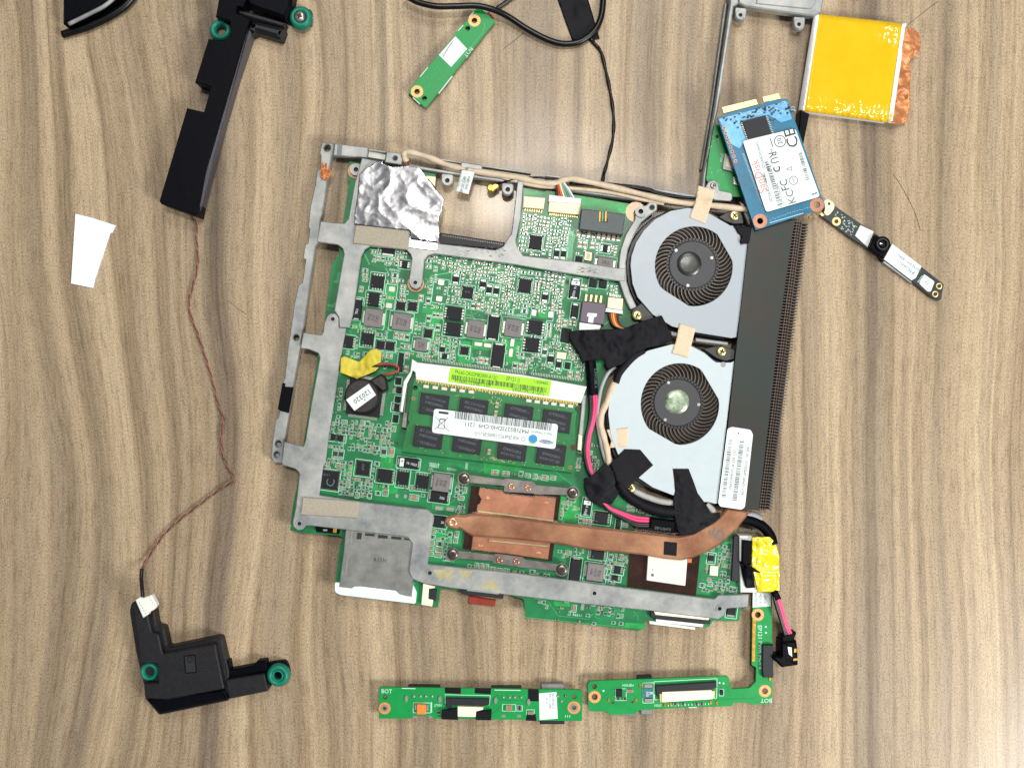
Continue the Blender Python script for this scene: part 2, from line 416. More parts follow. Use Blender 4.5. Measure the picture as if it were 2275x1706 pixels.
def barcode(mb, c, w, h, ang, z, seed, m=0, gap=1.9):
    r = random.Random(seed); u = -w / 2
    while u < w / 2:
        b = r.choice((.6, .6, 1.2, 1.8)) * gap / 1.9
        flat(mb, [rotpt(c, u, -h / 2, ang), rotpt(c, u + b, -h / 2, ang), rotpt(c, u + b, h / 2, ang), rotpt(c, u, h / 2, ang)], z, m)
        u += b + r.choice((.7, 1.0, 1.6)) * gap / 1.9
CH = {}
def chipmesh(w, h, hz, pins, body, lead, npn=None):
    k = (round(w), round(h), hz, pins, body.name, npn)
    if k in CH: return CH[k]
    mb = MB(); s = S * .985; w_, h_ = w * s, h * s; z = hz * mm
    mb.cbox(w_, h_, .1 * mm, z, .12 * mm, 0)
    def row(n, side, ext, pw):
        L_ = (h_ if side in 'lr' else w_) * .86
        for i in range(n):
            t = -L_ / 2 + L_ * (i + .5) / n
            a, b = (.5 * (w_ if side in 'lr' else h_), .5 * (w_ if side in 'lr' else h_) + ext * s)
            if side in 'lt': a, b = -b, -a
            if side == 'b': a, b = -b, -a
            if side == 't': a, b = -b, -a
            if side in 'lr': mb.box(a, b, t - pw * s / 2, t + pw * s / 2, 0, .35 * mm, 1)
            else: mb.box(t - pw * s / 2, t + pw * s / 2, a, b, 0, .35 * mm, 1)
    if pins == 'v': row(npn or 4, 't', 4.5, 3.2); row(npn or 4, 'b', 4.5, 3.2)
    if pins == 'h': row(npn or 4, 'l', 4.5, 3.2); row(npn or 4, 'r', 4.5, 3.2)
    if pins == 'r': row(npn or 4, 'r', 5.5, 3.2)
    if pins == 'q':
        for sd in 'lrtb': row(npn or max(5, int((h if sd in 'lr' else w) / 3.2)), sd, 1.6, 1.3)
    if pins == 'Q':
        for sd in 'lrtb': row(npn or max(5, int((h if sd in 'lr' else w) / 2.7)), sd, 7, 1.4)
    CH[k] = mb.mesh('chip', [body, lead]); return CH[k]
def passmesh(kind):
    if kind in CH: return CH[kind]
    mb = MB(); mb.box(-.5, -.28, -.5, .5, 0, 1, 1); mb.box(.28, .5, -.5, .5, 0, 1, 1); mb.box(-.28, .28, -.485, .485, 0, .96, 0)
    CH[kind] = mb.mesh(kind, [CERAM if kind == 'capacitor' else RESB, TIN]); return CH[kind]
def passive(kind, c, L_, w, z, ang, parent):
    return inst(kind, passmesh(kind), c, z, ang, parent, zt=z + .6, scale=(L_ * S, w * S, (.55 if kind == 'capacitor' else .4) * mm))
def screw(c, z, r, mat, parent, ang=10, name='screw', hz=.9):
    k = ('scr', round(r, 1), mat.name, hz)
    if k not in CH:
        mb = MB(); R = r * S; mb.lathe([(R, 0), (R, hz * .45 * mm), (R * .9, hz * .8 * mm), (R * .65, hz * .97 * mm), (R * .3, hz * mm), (0.0, hz * mm)], 24, 0)
        CH[k] = mb.mesh('screw', [mat], True)
        mb = MB(); a, b = R * .52, R * .15
        for x, y in ((a, b), (b, a)): mb.box(-x, x, -y, y, hz * .5 * mm, (hz * 1.015 + (.01 if x > y else 0)) * mm, 0)  # raised dark cross: shade of the drive recess put into its colour
        CH[k + ('x',)] = mb.mesh('drive_recess_shade', [DARKSLOT])
    o = inst(name, CH[k], c, z, ang, parent, zt=z + hz)
    d = bpy.data.objects.new('drive_recess_shade', CH[k + ('x',)]); COL.objects.link(d); d.parent = o; return o
def ring(name, c, r0, r1, z0, z1, mat, parent, n=32, bulge=0.0):
    x, y = W(c[0], c[1], z1); mb = MB(); a, b = r0 * S, r1 * S
    m_ = (a + b) / 2
    prof = [(a, z0 * mm), (a, (z1 - bulge) * mm), (a + (b - a) * .2, z1 * mm - bulge * .25 * mm), (m_, z1 * mm), (b - (b - a) * .2, z1 * mm - bulge * .25 * mm), (b, (z1 - bulge) * mm), (b, z0 * mm)]
    vs = []; fs = []
    for r, z in prof:
        for i in range(n): t = 2 * math.pi * i / n; vs.append((x + r * math.cos(t), y + r * math.sin(t), z))
    for k in range(len(prof) - 1):
        for i in range(n): j = (i + 1) % n; fs.append((k * n + j, k * n + i, (k + 1) * n + i, (k + 1) * n + j))
    return mk(name, vs, fs, mat, parent, bulge > 0)
def padring(c, r0, r1, z, parent, mat=PADC, name='screw_pad'):
    return ring(name, c, r0, r1, z - .03, z + .05, mat, parent, 24)
# ================================================================ the table
o = mk('tabletop', [(-.36, -.30, 0), (.36, -.30, 0), (.36, .30, 0), (-.36, .30, 0), (-.36, -.30, -.025), (.36, -.30, -.025), (.36, .30, -.025), (-.36, .30, -.025)],
       [(0, 1, 2, 3), (7, 6, 5, 4), (4, 5, 1, 0), (5, 6, 2, 1), (6, 7, 3, 2), (7, 4, 0, 3)], WOOD)
tag(o, 'wood grain laminate tabletop under the electronics', 'table', kind='structure')

# ================================================================ long speaker with its twisted lead
T = thing('speaker_module', 'long flat black speaker bar with cut-out side and twisted salmon wire', 'speaker', t1('P', 1200, 700))
body = tp('P', (1235, -120), (1215, 0), (1187, 160), (1320, 200), (1330, 330), (1270, 385), (1118, 370), (990, 780), (1137, 822), (1130, 870), (1075, 1060), (915, 1022)) + \
       tp('U', (655, 268), (668, 290), (960, 392), (990, 398), (1065, 0)) + tp('P', (1512, 182), (1380, 120), (1390, 60), (1440, 70), (1470, 0), (1500, -120))
plate('body', body, 0, 9, BLKP, T, c=.35)
plate('lower_rim', tp('P', (1530, 300), (1390, 720), (1260, 1150), (1130, 1659)) + tp('U', (1010, 385), (985, 396), (1065, 0)) + tp('P', (1512, 190)), 0, 7.6, M('speaker_side_lit', '3a3a42', .32, 0, .1, 300, .2, 3000, spec=.6), T, c=2.2, loc_h=6)  # lighter copy of the black plastic: light catching the side is painted in
plate('mount_arm', rc(tp('P', (1465, -120), (1465, 0), (1500, 55), (1560, 80), (1850, 180), (1900, 60), (1925, -110)), 4), 0, 7.5, BLKP, T, c=1.2)
plate('arm_rib', rc(tp('P', (1405, 85), (1850, 215), (1835, 262), (1390, 135)), 2), 0, 5.0, BLKP2, T, c=.6)
plate('arm_foot', rc(tp('P', (1520, 185), (1840, 262), (1800, 372), (1560, 300), (1510, 330)), 4), 0, 6.6, BLKP2, T, c=1.6)
plate('grommet_lug', rc(tp('P', (1850, 60), (2095, 90), (2085, 240), (1840, 210)), 8), 0, 3.0, BLKP, T, c=.3)
ring('grommet', t1('P', 1985, 157), 10, 25, 2, 5.2, GREENR, T, bulge=1.4); screw(t1('P', 1978, 152), 4.6, 12.0, SPRING, T, 20, hz=1.2)
ring('grommet', t1('P', 1225, 275), 10.5, 24, 2, 5.2, GREENR, T, bulge=1.4)
# twisted pair
tw = [(435, 478, 3), (437, 500, 1.2), (436, 530, 1), (439, 562, 1), (437, 600, 1), (425, 645, 1), (419, 675, 1), (425, 705, 1), (440, 745, 1), (455, 790, 1), (470, 840, 1), (485, 900, 1), (496, 930, 1.2),
      (491, 965, 1), (495, 1010, 1), (505, 1035, 1), (520, 1066, 1.4), (505, 1076, 1.2), (480, 1092, 1), (450, 1115, 1), (410, 1145, 1), (370, 1180, 1), (340, 1220, 1), (320, 1252, 2), (315, 1268, 4)]
path = wpath(tw, 14); acc = [0]
for i in range(1, len(path)): acc.append(acc[-1] + (path[i] - path[i - 1]).length)
for k, mt in ((0, WIRES), (1, WIREK if False else M('wire_maroon', '52302a', .5))):
    pp = []
    for i, p in enumerate(path):
        d = (path[min(i + 1, len(path) - 1)] - path[max(i - 1, 0)]).normalized(); s = d.cross(Vector((0, 0, 1))).normalized(); u = s.cross(d)
        a = acc[i] / .0058 * 2 * math.pi + k * math.pi; pp.append(p + (s * math.cos(a) + u * math.sin(a)) * .00025)
    vs, fs = tubeverts(pp, .00023, 6); mk('wire', vs, fs, mt, T, True)
tube('sleeve', [(315, 1264, 4.2), (314, 1285, 6), (316, 1310, 9), (317, 1327, 10.4)], .78, WIREK, T)
pl = rc(tp('O', (400, 370), (440, 345), (470, 352), (545, 325), (592, 415), (570, 455), (515, 485), (518, 498), (470, 530)), 1.5)
plate('plug', pl, 9.1, 12.0, WHITEP, T, c=.3)
mb = MB()
for i in range(5):
    flat(mb, rect(t1('O', 440 + i * 13, 395 + i * 23), 3.2, 1.2, 65), 12.03)
    if i < 4: flat(mb, rect(t1('O', 528 + i * 14, 352 + i * 20), 2.2, 1.2, 65), 12.03)
mb.build('plug_slot', [INKG], T)

# ================================================================ small speaker
T = thing('speaker_module', 'small L-shaped black speaker box lying under a white plug', 'speaker', t1('O', 900, 1050))
plate('lower_shell', rc(tp('O', (365, 400), (350, 470), (405, 820), (430, 930), (475, 1110), (490, 1250), (545, 1310), (610, 1392), (1235, 1262), (1230, 1000), (1160, 705), (1120, 700), (690, 790), (650, 610), (590, 605), (560, 440), (400, 380)), 5), 0, 5.5, BLKP2, T, c=.4)
plate('body', rc(tp('O', (400, 372), (380, 420), (395, 500), (440, 820), (455, 930), (600, 940), (605, 1108), (480, 1112), (500, 1245), (690, 1255), (1190, 1160), (1108, 762), (642, 848), (605, 680), (545, 660), (512, 520), (510, 470)), 3), 5.5, 9.0, BLKP2, T, c=.45)
plate('sloped_skirt', rc(tp('O', (500, 1240), (1190, 1165), (1225, 1255), (612, 1385), (550, 1320)), 3), 3, 7.4, BLKP, T, c=.8)
plate('side_arm', rc(tp('O', (1205, 1080), (1545, 1025), (1583, 1178), (1232, 1250)), 3), 0, 6.5, BLKP2, T, c=.4)
plate('arm_ledge', rc(tp('O', (1180, 1000), (1455, 950), (1480, 915), (1560, 905), (1580, 1000), (1210, 1085)), 2.5), 0, 4.4, BLKP, T, c=.4)
plate('arm_tab', rc(tp('O', (1180, 910), (1235, 905), (1250, 1000), (1190, 1010)), 2), 0, 4.0, BLKP, T)
plate('grommet_lug', rc(tp('O', (1560, 930), (1740, 905), (1775, 1000), (1770, 1080), (1590, 1130)), 8), 0, 2.5, BLKP, T)
w = rect(t1('O', 890, 940), 24, 38, -5)
plate('port_window', w, 8.9, 9.06, RESB, T, c=.03); outl = MB()
for i in range(4): bar(outl, w[i - 1], w[i], 1.5, 9.0, 9.25)
outl.build('port_frame', [BLKP], T); ring('port_boss', t1('O', 888, 900), 4, 7, 9.0, 9.3, BLKP2, T)
ring('grommet', t1('O', 520, 1012), 10, 21, 2, 7.0, GREENR, T, bulge=1.4); ring('grommet', t1('O', 1665, 1045), 11, 25, 2, 5.4, GREENR, T, bulge=1.4); ring('grommet_lip', t1('O', 1665, 1045), 9, 13, 2, 5.0, GREENR, T, bulge=.3)

# ================================================================ edge of frame: card, device, cables
T = thing('paper_card', 'white folded card lying beside the wood edge near the long speaker', 'card', (222, 560))
plate('card_face', tp('U', (60, 418), (268, 485), (236, 548), (218, 552), (95, 925), (85, 950), (66, 1040), (-130, 1000), (-90, 380)), .05, .6, M('card_white', 'e4ecee', .5), T, c=.05)
mb = MB(); bar(mb, *tp('U', (-60, 485), (210, 545)), .9, .58, .63); mb.build('crease', [INKW], T)
T = thing('tablet_shell', 'dark glossy device corner with pale edge trim at the table border', 'device', (225, 20))
plate('back_cover', rc(tp('P', (-260, -200), (270, -110), (260, -50), (12, 105), (-260, 240)), 6), 0, 7.5, BLKP, T, c=.8)
mb = MB(); mb2 = [(p[0], p[1], 7.0) for p in tp('P', (300, -80), (150, 50), (12, 125), (-200, 230))]
tube('edge_trim', mb2, .8, STEEL, T)
o = tube('black_cable', [p + (1.6,) for p in tp('P', (420, -40), (330, 60), (200, 150), (60, 220), (-60, 270), (-260, 330))], 1.55, RUBBER); tag(o, 'short black cord running along the dark device corner', 'cable')
o = tube('data_cable', [(p[0], p[1], h) for p, h in zip(tp('Q', (60, -60), (130, -15), (220, 28), (380, 62), (550, 62), (750, 58), (900, 88), (1050, 155), (1250, 285), (1450, 385), (1600, 418), (1750, 390), (1880, 285), (1940, 150), (1958, 0), (1960, -80)), (7, 7, 7, 7, 6.5, 6, 5.5, 4, 3, 2.4, 2, 2, 2, 1.8, 1.6, 1.6))], 1.2, RUBBER, ns=12)
tag(o, 'thick glossy black cable looping across the table behind the boards', 'cable')
o = tube('thin_cable', [p + (1.0,) for p in tp('Q', (955, 80), (1010, 45), (1090, -15), (1150, -60))], .85, RUBBER); tag(o, 'short thin black lead crossing under the thick cable', 'cable')
T = thing('lead_with_tape', 'thin black lead wrapped in flat black tape running down to the chassis', 'cable', t1('Q', 1800, 300))
sheet('tape', tp('Q', (1505, -60), (1800, -60), (1925, 368), (1850, 384), (1665, 386)), hfun([(p[0], p[1], h) for p, h in zip(tp('Q', (1550, 0), (1790, 0), (1680, 370), (1900, 370), (1650, 100), (1730, 100)), (.4, .4, .4, .6, .4, 1.1))]), BLKT, T, 5, .15, .06)
tube('lead', [(p[0], p[1], h) for p, h in zip(tp('Q', (1840, 370), (1885, 425), (1940, 500), (1990, 700), (2030, 900), (2056, 1100), (2050, 1300), (2005, 1500), (1965, 1640)) + tp('B', (1368, 100), (1355, 180)), (1, 1, .8, .8, .8, .8, .8, .9, 1.5, 3, 4))],
     lambda t: .62 + .12 * math.sin(t * 60) + .25 * max(0, 1 - t * 9), RUBBER, T)

# ================================================================ button board (green stick)
T = thing('button_board', 'narrow bright green circuit board with white sticker lying diagonally by the cable', 'circuit board', t1('Q', 520, 540))
oc = rc(tp('Q', (780, 62), (937, 205), (290, 1012), (270, 1018), (118, 880), (115, 855)), 1.5)
plate('board', oc, 1.6, 2.8, PCBB, T, holes=[circ(t1('Q', 740, 197), 6.4), circ(t1('Q', 676, 270), 5.4), circ(t1('Q', 198, 868), 6), circ(t1('Q', 268, 932), 5.4)], c=.1)
for q in ((740, 197), (198, 868)):
    padring(t1('Q', *q), 6.4, 13.4, 2.8, T)
    mb = MB()
    for k in range(12): a = k * math.pi / 6; flat(mb, circ((t1('Q', *q)[0] + 10 * math.cos(a), t1('Q', *q)[1] + 10 * math.sin(a)), 1.3, 6), 2.88)
    mb.build('pad_via', [CREAM], T)
plate('sticker', tp('Q', (560, 345), (672, 465), (520, 636), (403, 522)), 2.8, 2.88, PAPER, T, c=.02)
mb = MB()
for i in range(7):
    a, b = t1('Q', 545 - i * 16, 385 + i * 20), t1('Q', 505 - i * 10, 430 + i * 20)
    bar(mb, a, b, .9, 2.88, 2.9)
mb.build('sticker_print', [INKG], T)
text('BOT', t1('Q', 682, 495), 2.83, 13, 128, SILK, T)
mb = MB(); rr = random.Random(4)
for i in range(60):
    u, v = rr.uniform(.06, .42), rr.uniform(.15, .85)
    P0, P1, P2 = t1('Q', 118, 860), t1('Q', 270, 1015), t1('Q', 780, 65)
    flat(mb, circ((P0[0] + (P1[0] - P0[0]) * v + (P2[0] - P0[0]) * u, P0[1] + (P1[1] - P0[1]) * v + (P2[1] - P0[1]) * u), .7, 6), 2.83)
bar(mb, *tp('Q', (830, 300), (570, 605)), .8, 2.8, 2.83); bar(mb, *tp('Q', (830, 215), (840, 250)), 1, 2.8, 2.83); bar(mb, *tp('Q', (840, 250), (820, 295)), 1, 2.8, 2.83)
mb.build('via_dots', [TRACE], T)
mb = MB()
for a, b in (((300, 640), (225, 730)), ((735, 115), (690, 165)), ((635, 240), (585, 295)), ((530, 720), (400, 885)), ((160, 925), (225, 985))): bar(mb, *tp('Q', a, b), 1.8, 1.7, 2.84)
mb.build('edge_marking', [SILK], T)
mb = MB()
for i in range(4): bar(mb, *tp('Q', (858 + i * 18, 128 + i * 16), (885 + i * 14, 110 + i * 18)), 1.6, .4, 1.2)
mb.build('wire_stub', [WIRER], T)
plate('switch_body', rect(t1('Q', 560, 500), 18, 150, 38), 0, 1.6, EPOXY, T)

# ================================================================ metal bracket and radio board, top right corner
T = thing('metal_bracket', 'pale grey open metal bracket at the top under the blue drive', 'bracket', t1('R', 600, 400))
plate('top_plate', tp('R', (345, -160), (345, 28), (405, 62), (1055, 155), (1128, 110), (1150, 0), (1170, -160)), 3, 7.0, STEEL, T, c=.5)
plate('plate_step', rc(tp('R', (505, 35), (520, 10), (480, -120), (1090, -120), (1075, 20), (1040, 80), (1000, 85)), 3), 7.0, 7.5, STEEL, T, c=.3)
plate('side_rail', tp('R', (262, -160), (262, 30), (185, 560), (108, 1060), (50, 1420), (5, 1659)) + tp('J', (-10, 940), (25, 940), (60, 600), (110, 345)) + tp('R', (150, 1050), (225, 560), (300, 60), (345, 30), (345, -160)), 0.5, 6.5, STEEL, T, c=.5)
plate('side_rib', tp('R', (235, 30), (180, 420), (95, 1030), (0, 1600), (-15, 1600), (78, 1030), (160, 420), (215, 30)), 0.0, 3.2, STEEL, T, c=.3)
for q in ((362, 145), (915, 232)):
    c = t1('R', *q); a = t1('R', q[0] + 8, q[1] - 75)
    plate('screw_lug', rc([(c[0] - 12, a[1]), (c[0] + 14, a[1] + 2), (c[0] + 12, c[1] + 8), (c[0], c[1] + 13), (c[0] - 12, c[1] + 8)], 5, 5), 3.2, 6.0, STEEL, T, holes=[circ(c, 4.2, 14)], c=.3)
    ring('lug_boss', c, 4.3, 9.5, 5.9, 6.5, STEEL, T)
plate('lower_tab', rc(tp('J', (30, 900), (60, 850), (110, 840), (150, 880), (150, 930), (265, 955), (270, 1000), (255, 1035), (110, 1020), (5, 960)), 4), 5.5, 8.6, STEEL, T, c=.3); screw(t1('J', 100, 890), 8.6, 6.5, SPRING, T, hz=.5)
plate('black_rail', tp('R', (930, 1040), (1015, 1075), (960, 1355), (905, 1330)), 0, 6.5, BLKP, T, c=.4)
T = thing('radio_board', 'green circuit board with metal can half hidden under the blue drive', 'circuit board', t1('J', 200, 700))
plate('board', rc(tp('J', (108, 345), (520, 400), (560, 990), (280, 992), (160, 940), (40, 850), (35, 830), (62, 600)), 3), 6.6, 7.6, PCBB, T, holes=[circ(t1('J', 132, 457), 3.6, 12)])
plate('shield_can', tp('J', (200, 600), (320, 640), (300, 775), (180, 745)), 7.6, 8.6, STEEL, T, c=.2)
plate('can_sticker', tp('J', (222, 620), (310, 650), (296, 745), (212, 720)), 8.6, 8.7, CREAM, T, c=.02)
text('J7104', t1('J', 172, 645), 7.63, 8, 100, SILK, T)
plate('antenna_socket', tp('J', (275, 810), (330, 815), (330, 890), (280, 880)), 7.6, 8.6, TIN, T)
mb = MB(); rr = random.Random(8)
for i in range(30):
    p = t1('J', rr.uniform(60, 280), rr.uniform(420, 930))
    flat(mb, circ(p, .7, 6), 7.63)
mb.build('via_dots', [SILK], T)

# ================================================================ solid state drive
T = thing('solid_state_drive', 'blue drive card with white certification label resting on the heat sink end', 'drive', t1('J', 600, 680))
zs = 12.6
plate('board', rc(tp('J', (135, 288), (200, 255), (520, 165), (545, 175), (560, 140), (757, 118), (1062, 990), (1098, 1085), (475, 1288), (455, 1235)), 2), zs - 1, zs, SSDB, T, holes=[circ(t1('J', 515, 1205), 6.8), circ(t1('J', 1020, 1062), 6.8)], c=.08)
for q in ((515, 1205), (1020, 1062)): padring(t1('J', *q), 6.8, 15.2, zs, T, COPPERL)
plate('edge_contact', tp('J', (180, 195), (478, 122), (497, 168), (192, 248)), zs - .95, zs - .02, GOLDP, T, c=.05)
plate('edge_contact', tp('J', (538, 105), (678, 70), (698, 118), (552, 152)), zs - .95, zs - .02, GOLDP, T, c=.05)
mb = MB()
for i in range(22):
    f = i / 22; a = t1('J', 180 + 298 * f, 195 - 73 * f); b = t1('J', 192 + 305 * f, 246 - 79 * f); bar(mb, a, b, .6, zs - .02, zs + .01)
for i in range(10):
    f = i / 10; a = t1('J', 538 + 140 * f, 105 - 35 * f); b = t1('J', 552 + 146 * f, 152 - 34 * f); bar(mb, a, b, .6, zs - .02, zs + .01)
mb.build('contact_gap', [CREAM], T)
plate('controller_chip', tp('J', (360, 322), (562, 265), (625, 470), (425, 525)), zs, zs + .9, EPOXYL, T, c=.1)
mb = MB()
for i in range(12):
    a = t1('J', 566 + i * 5.5, 280 + i * 15); bar(mb, a, (a[0] + 4, a[1] - 1), 1.3, zs + .2, zs + .5)
    a = t1('J', 358 + i * 5.5, 335 + i * 15); bar(mb, a, (a[0] - 4, a[1] + 1), 1.3, zs + .2, zs + .5)
mb.build('chip_leads', [TIN], T)
lab = rc(tp('J', (360, 495), (828, 383), (1048, 988), (568, 1128)), 7, 5)
plate('label', lab, zs + .9, zs + 1.0, PAPER, T, c=.02); LZ = zs + 1.04
DA = -106
text('SanDisk', t1('J', 508, 810), LZ, 25, DA, INKR, T, xs=.95)
text('SDSA4DH-064G', t1('J', 520, 620), LZ, 9, DA, INKG, T); text('SDSA4DH-064G', t1('J', 580, 905), LZ, 9, DA, INKG, T, xs=1.1)
text('CE', t1('J', 798, 470), LZ, 36, DA, INK, T); text('FC', t1('J', 735, 885), LZ, 25, DA, INK, T, xs=.9)
text('c', t1('J', 655, 750), LZ, 34, DA, INK, T); text('RU', t1('J', 632, 645), LZ, 26, DA + 180, INK, T, xs=.8); text('us', t1('J', 612, 580), LZ, 9, DA, INK, T)
ring('recycle_ring', t1('J', 692, 497), 11.2, 12.8, LZ - .03, LZ, INK, T); text('20', t1('J', 692, 497), LZ, 15, DA, INK, T)
ring('mark_ring', t1('J', 812, 845), 8.4, 9.6, LZ - .03, LZ, INK, T); mb = MB(); bar(mb, *tp('J', (800, 822), (822, 870)), 1.2, LZ - .03, LZ)
tri = tp('J', (748, 745), (795, 722), (795, 758))
for i in range(3): bar(mb, tri[i - 1], tri[i], 1.2, LZ - .03, LZ)
for p in ((975, 970), (1000, 962)): bar(mb, t1('J', *p), t1('J', p[0] + 22, p[1] - 6), 3, LZ - .03, LZ)
bar(mb, *tp('J', (603, 468), (628, 548)), 2.2, LZ - .03, LZ)
barcode(mb, t1('J', 640, 890), 100, 10, -106, LZ, 3, gap=2.6); barcode(mb, t1('J', 905, 720), 62, 8, -106, LZ, 5, gap=3); barcode(mb, t1('J', 580, 720), 22, 7, -106, LZ, 6, gap=3)
mb.build('label_print', [INKG], T)
text('KC', t1('J', 790, 990), LZ, 24, DA, INKG, T); text('S/N 1156 2840', t1('J', 690, 960), LZ, 8, DA, INKG, T); text('64GB', t1('J', 560, 830), LZ, 9, DA, INKG, T)
for i in range(8):
    c = t1('J', 195 + i * 14.5, 380 + i * 42); padring(c, 1.7, 3.8, zs, T, COPPERL, 'test_pad')
    mb = MB(); flat(mb, circ(c, 1.7, 8), zs + .03); mb.build('pad_hole', [HOLE], T)
mb = MB(); mb2 = MB(); rr = random.Random(12)
for i in range(120):
    u, v = rr.uniform(.03, .97), rr.uniform(.02, .34)
    p = (lambda q: q)(t1('J', 150 + 620 * u + 130 * v * 1.6, 285 - 165 * u + 640 * v * 0.62))
    if inside(p, rect(t1('J', 492, 400), 60, 66, -16)) or inside(p, lab): continue
    if rr.random() < .5:
        a = (p[0] + rr.uniform(4, 9), p[1] - rr.uniform(1, 2.5)); bar(mb, p, a, 1.0, zs, zs + .03); bar(mb, a, (a[0] + 3, a[1] + 4), 1.0, zs, zs + .03)
    else: bar(mb2, p, (p[0] + 4, p[1] - 1.2), 2.6, zs, zs + .35)
for i in range(46): p = t1('J', 355 + i * 4.1, 610 + i * 10.8); bar(mb, p, (p[0] + 5, p[1] - 1.4), .8, zs, zs + .03)
for i in range(18): p = t1('J', 600 + i * 22, 1195 - i * 7 + rr.uniform(-6, 6)); bar(mb, p, (p[0] + 3, p[1] - 1), .8, zs, zs + .03)
bar(mb, *tp('J', (600, 1222), (900, 1135)), 1.5, zs, zs + .03)
mb.build('silkscreen', [M('ssd_silk', '9cc4d6', .5)], T); mb2.build('resistors', [RESB], T)['kind'] = 'stuff'
sheen_patch = plate('copper_pour_or_sheen', tp('J', (150, 300), (745, 140), (800, 300), (700, 330), (590, 260), (330, 320), (390, 480), (330, 560), (255, 520)), zs, zs + .025, M('sky_sheen_paint', '4f93bd', .3, .1, .25, 300, .1, 900, .3), T, c=.01)  # sheen on the upper card painted as a paler patch, not copper
plate('rear_chip', tp('J', (600, 1000), (900, 900), (1000, 1050), (640, 1180)), 11.05, zs - 1, EPOXY, T)

# ================================================================ foil pouch
T = thing('taped_pack', 'square pack wrapped in shiny amber film with crumpled copper edge', 'wrapped pack', t1('R', 1420, 640))
oc = tp('R', (1060, 130), (1930, 225), (1795, 1165), (910, 1045))
cc = t1('R', 1430, 640)
pz = lambda x, y: 6.0 - 1.6 * max(0, (max(abs((x - cc[0]) * .993 + (y - cc[1]) * .12) / 104, abs((y - cc[1]) * .993 - (x - cc[0]) * .12) / 112) - .86) / .14) ** 2
def wr(x, y):
    u, v = (x - cc[0]) * .993 + (y - cc[1]) * .12, (y - cc[1]) * .993 - (x - cc[0]) * .12
    m = max(0, (v - 62) / 50) * (.4 + .6 * (u > -30)) + max(0, 1 - math.hypot(u - 85, v + 85) / 45)
    return m * .9 * (abs(noise.noise(Vector((u * .11, v * .035, 3)))) + .5 * noise.noise(Vector((u * .25, v * .1, 8))))
plate('core', tp('R', (1090, 160), (1890, 245), (1765, 1135), (945, 1030)), 0.2, 4.2, FOILW, T, loc_h=6)
sheet('amber_film', oc, lambda x, y: pz(x, y) + wr(x, y), KAPTY, T, 3, .04, .03, .3, 5)
sheet('white_edge', tp('R', (1058, 128), (1106, 138), (966, 1046), (908, 1044)), lambda x, y: pz(x, y) + .25, FOILW, T, 4, .05)
sheet('white_edge', tp('R', (1890, 224), (1932, 224), (1797, 1166), (1755, 1162)), lambda x, y: pz(x, y) + .25, FOILW, T, 4, .05)
sheet('copper_fringe', tp('R', (1920, 262), (1990, 270), (2045, 315), (2066, 400), (2052, 500), (1958, 580), (1972, 690), (1962, 850), (1968, 1000), (1930, 1165), (1870, 1180), (1792, 1165)), hfun([(p[0], p[1], h) for p, h in zip(tp('R', (1920, 400), (1860, 800), (1800, 1150), (2050, 400), (1970, 700), (1960, 1000), (1920, 1160)), (4.4, 4.4, 4.4, 3, 2.6, 2.2, 1.8))]), CUFOIL, T, 2.6, .9, .035, .15, 9, True)

# ================================================================ webcam strip
T = thing('camera_module', 'slim camera strip with round lens and white label slanting off the drive', 'camera', t1('K', 1150, 980))
zk = 3.2
oc = tp('K', (350, 300), (440, 300), (490, 378), (870, 640), (1300, 935), (1740, 1255)) + tp('Y', (1900, 1000), (1840, 1250), (1820, 1440), (1740, 1490), (1600, 1450), (1050, 1000), (880, 880)) + tp('K', (1200, 1160), (950, 985), (720, 840), (270, 505), (330, 450))
plate('board', rc(oc, 2), 1.2, zk - .2, M('black_mask', '1b2426', .4, 0, .2, 200), T, c=.1)
plate('mount_ear', rc(tp('K', (330, 300), (380, 280), (450, 310), (485, 370), (470, 430), (410, 500), (370, 520), (330, 480), (350, 400)), 3), zk - .2, zk + .1, M('gold_pale', 'd9d2ac', .4, .4), T, holes=[circ(t1('K', 403, 345), 3.2, 12)], c=.05)
plate('mount_ear', tp('K', (265, 490), (300, 470), (340, 510), (300, 530)), zk - .2, zk, GOLDP, T); plate('mount_ear', tp('K', (110, 530), (150, 515), (150, 545), (115, 565)), zk - 1, zk, GOLDP, T)
padring(t1('K', 510, 600), 4.6, 9.6, zk - .2, T, GOLDP, 'eyelet'); mb = MB(); flat(mb, circ(t1('K', 510, 600), 4.6, 14), zk - .17); mb.build('eyelet_hole', [HOLE], T)
plate('foil_wrap', tp('K', (855, 650), (1055, 745), (960, 975), (775, 805)), zk - .2, zk + .5, FOILB, T, c=.15)
plate('lens_holder', rc(tp('K', (1075, 785), (1310, 935), (1190, 1145), (975, 985)), 4), zk - .2, zk + 2.4, BLKP, T, c=.4)
LC = t1('K', 1180, 925); ring('lens_barrel', LC, 6, 17, zk + 2.2, zk + 3.4, BLKP, T, bulge=.3); ring('lens_groove', LC, 10.5, 12.5, zk + 3.3, zk + 3.6, RESB, T)
mb = MB(); x, y = W(LC[0], LC[1], zk + 3); mb.lathe([(6.2 * S, (zk + 2.9) * mm), (3 * S, (zk + 3.0) * mm), (0, (zk + 3.05) * mm)], 20, 0, x, y); mb.build('lens', [M('lens_glass', '15171c', .08, 0, coat=1)], T, True)
plate('metal_channel', tp('K', (1210, 1150), (1590, 1450), (1600, 1500), (1180, 1190)), 0.2, 2.4, STEEL, T)
plate('label', tp('K', (1318, 925), (1740, 1250)) + tp('Y', (1030, 800), (900, 870)) + tp('K', (1195, 1145)), zk, zk + .12, PAPER, T, c=.03)
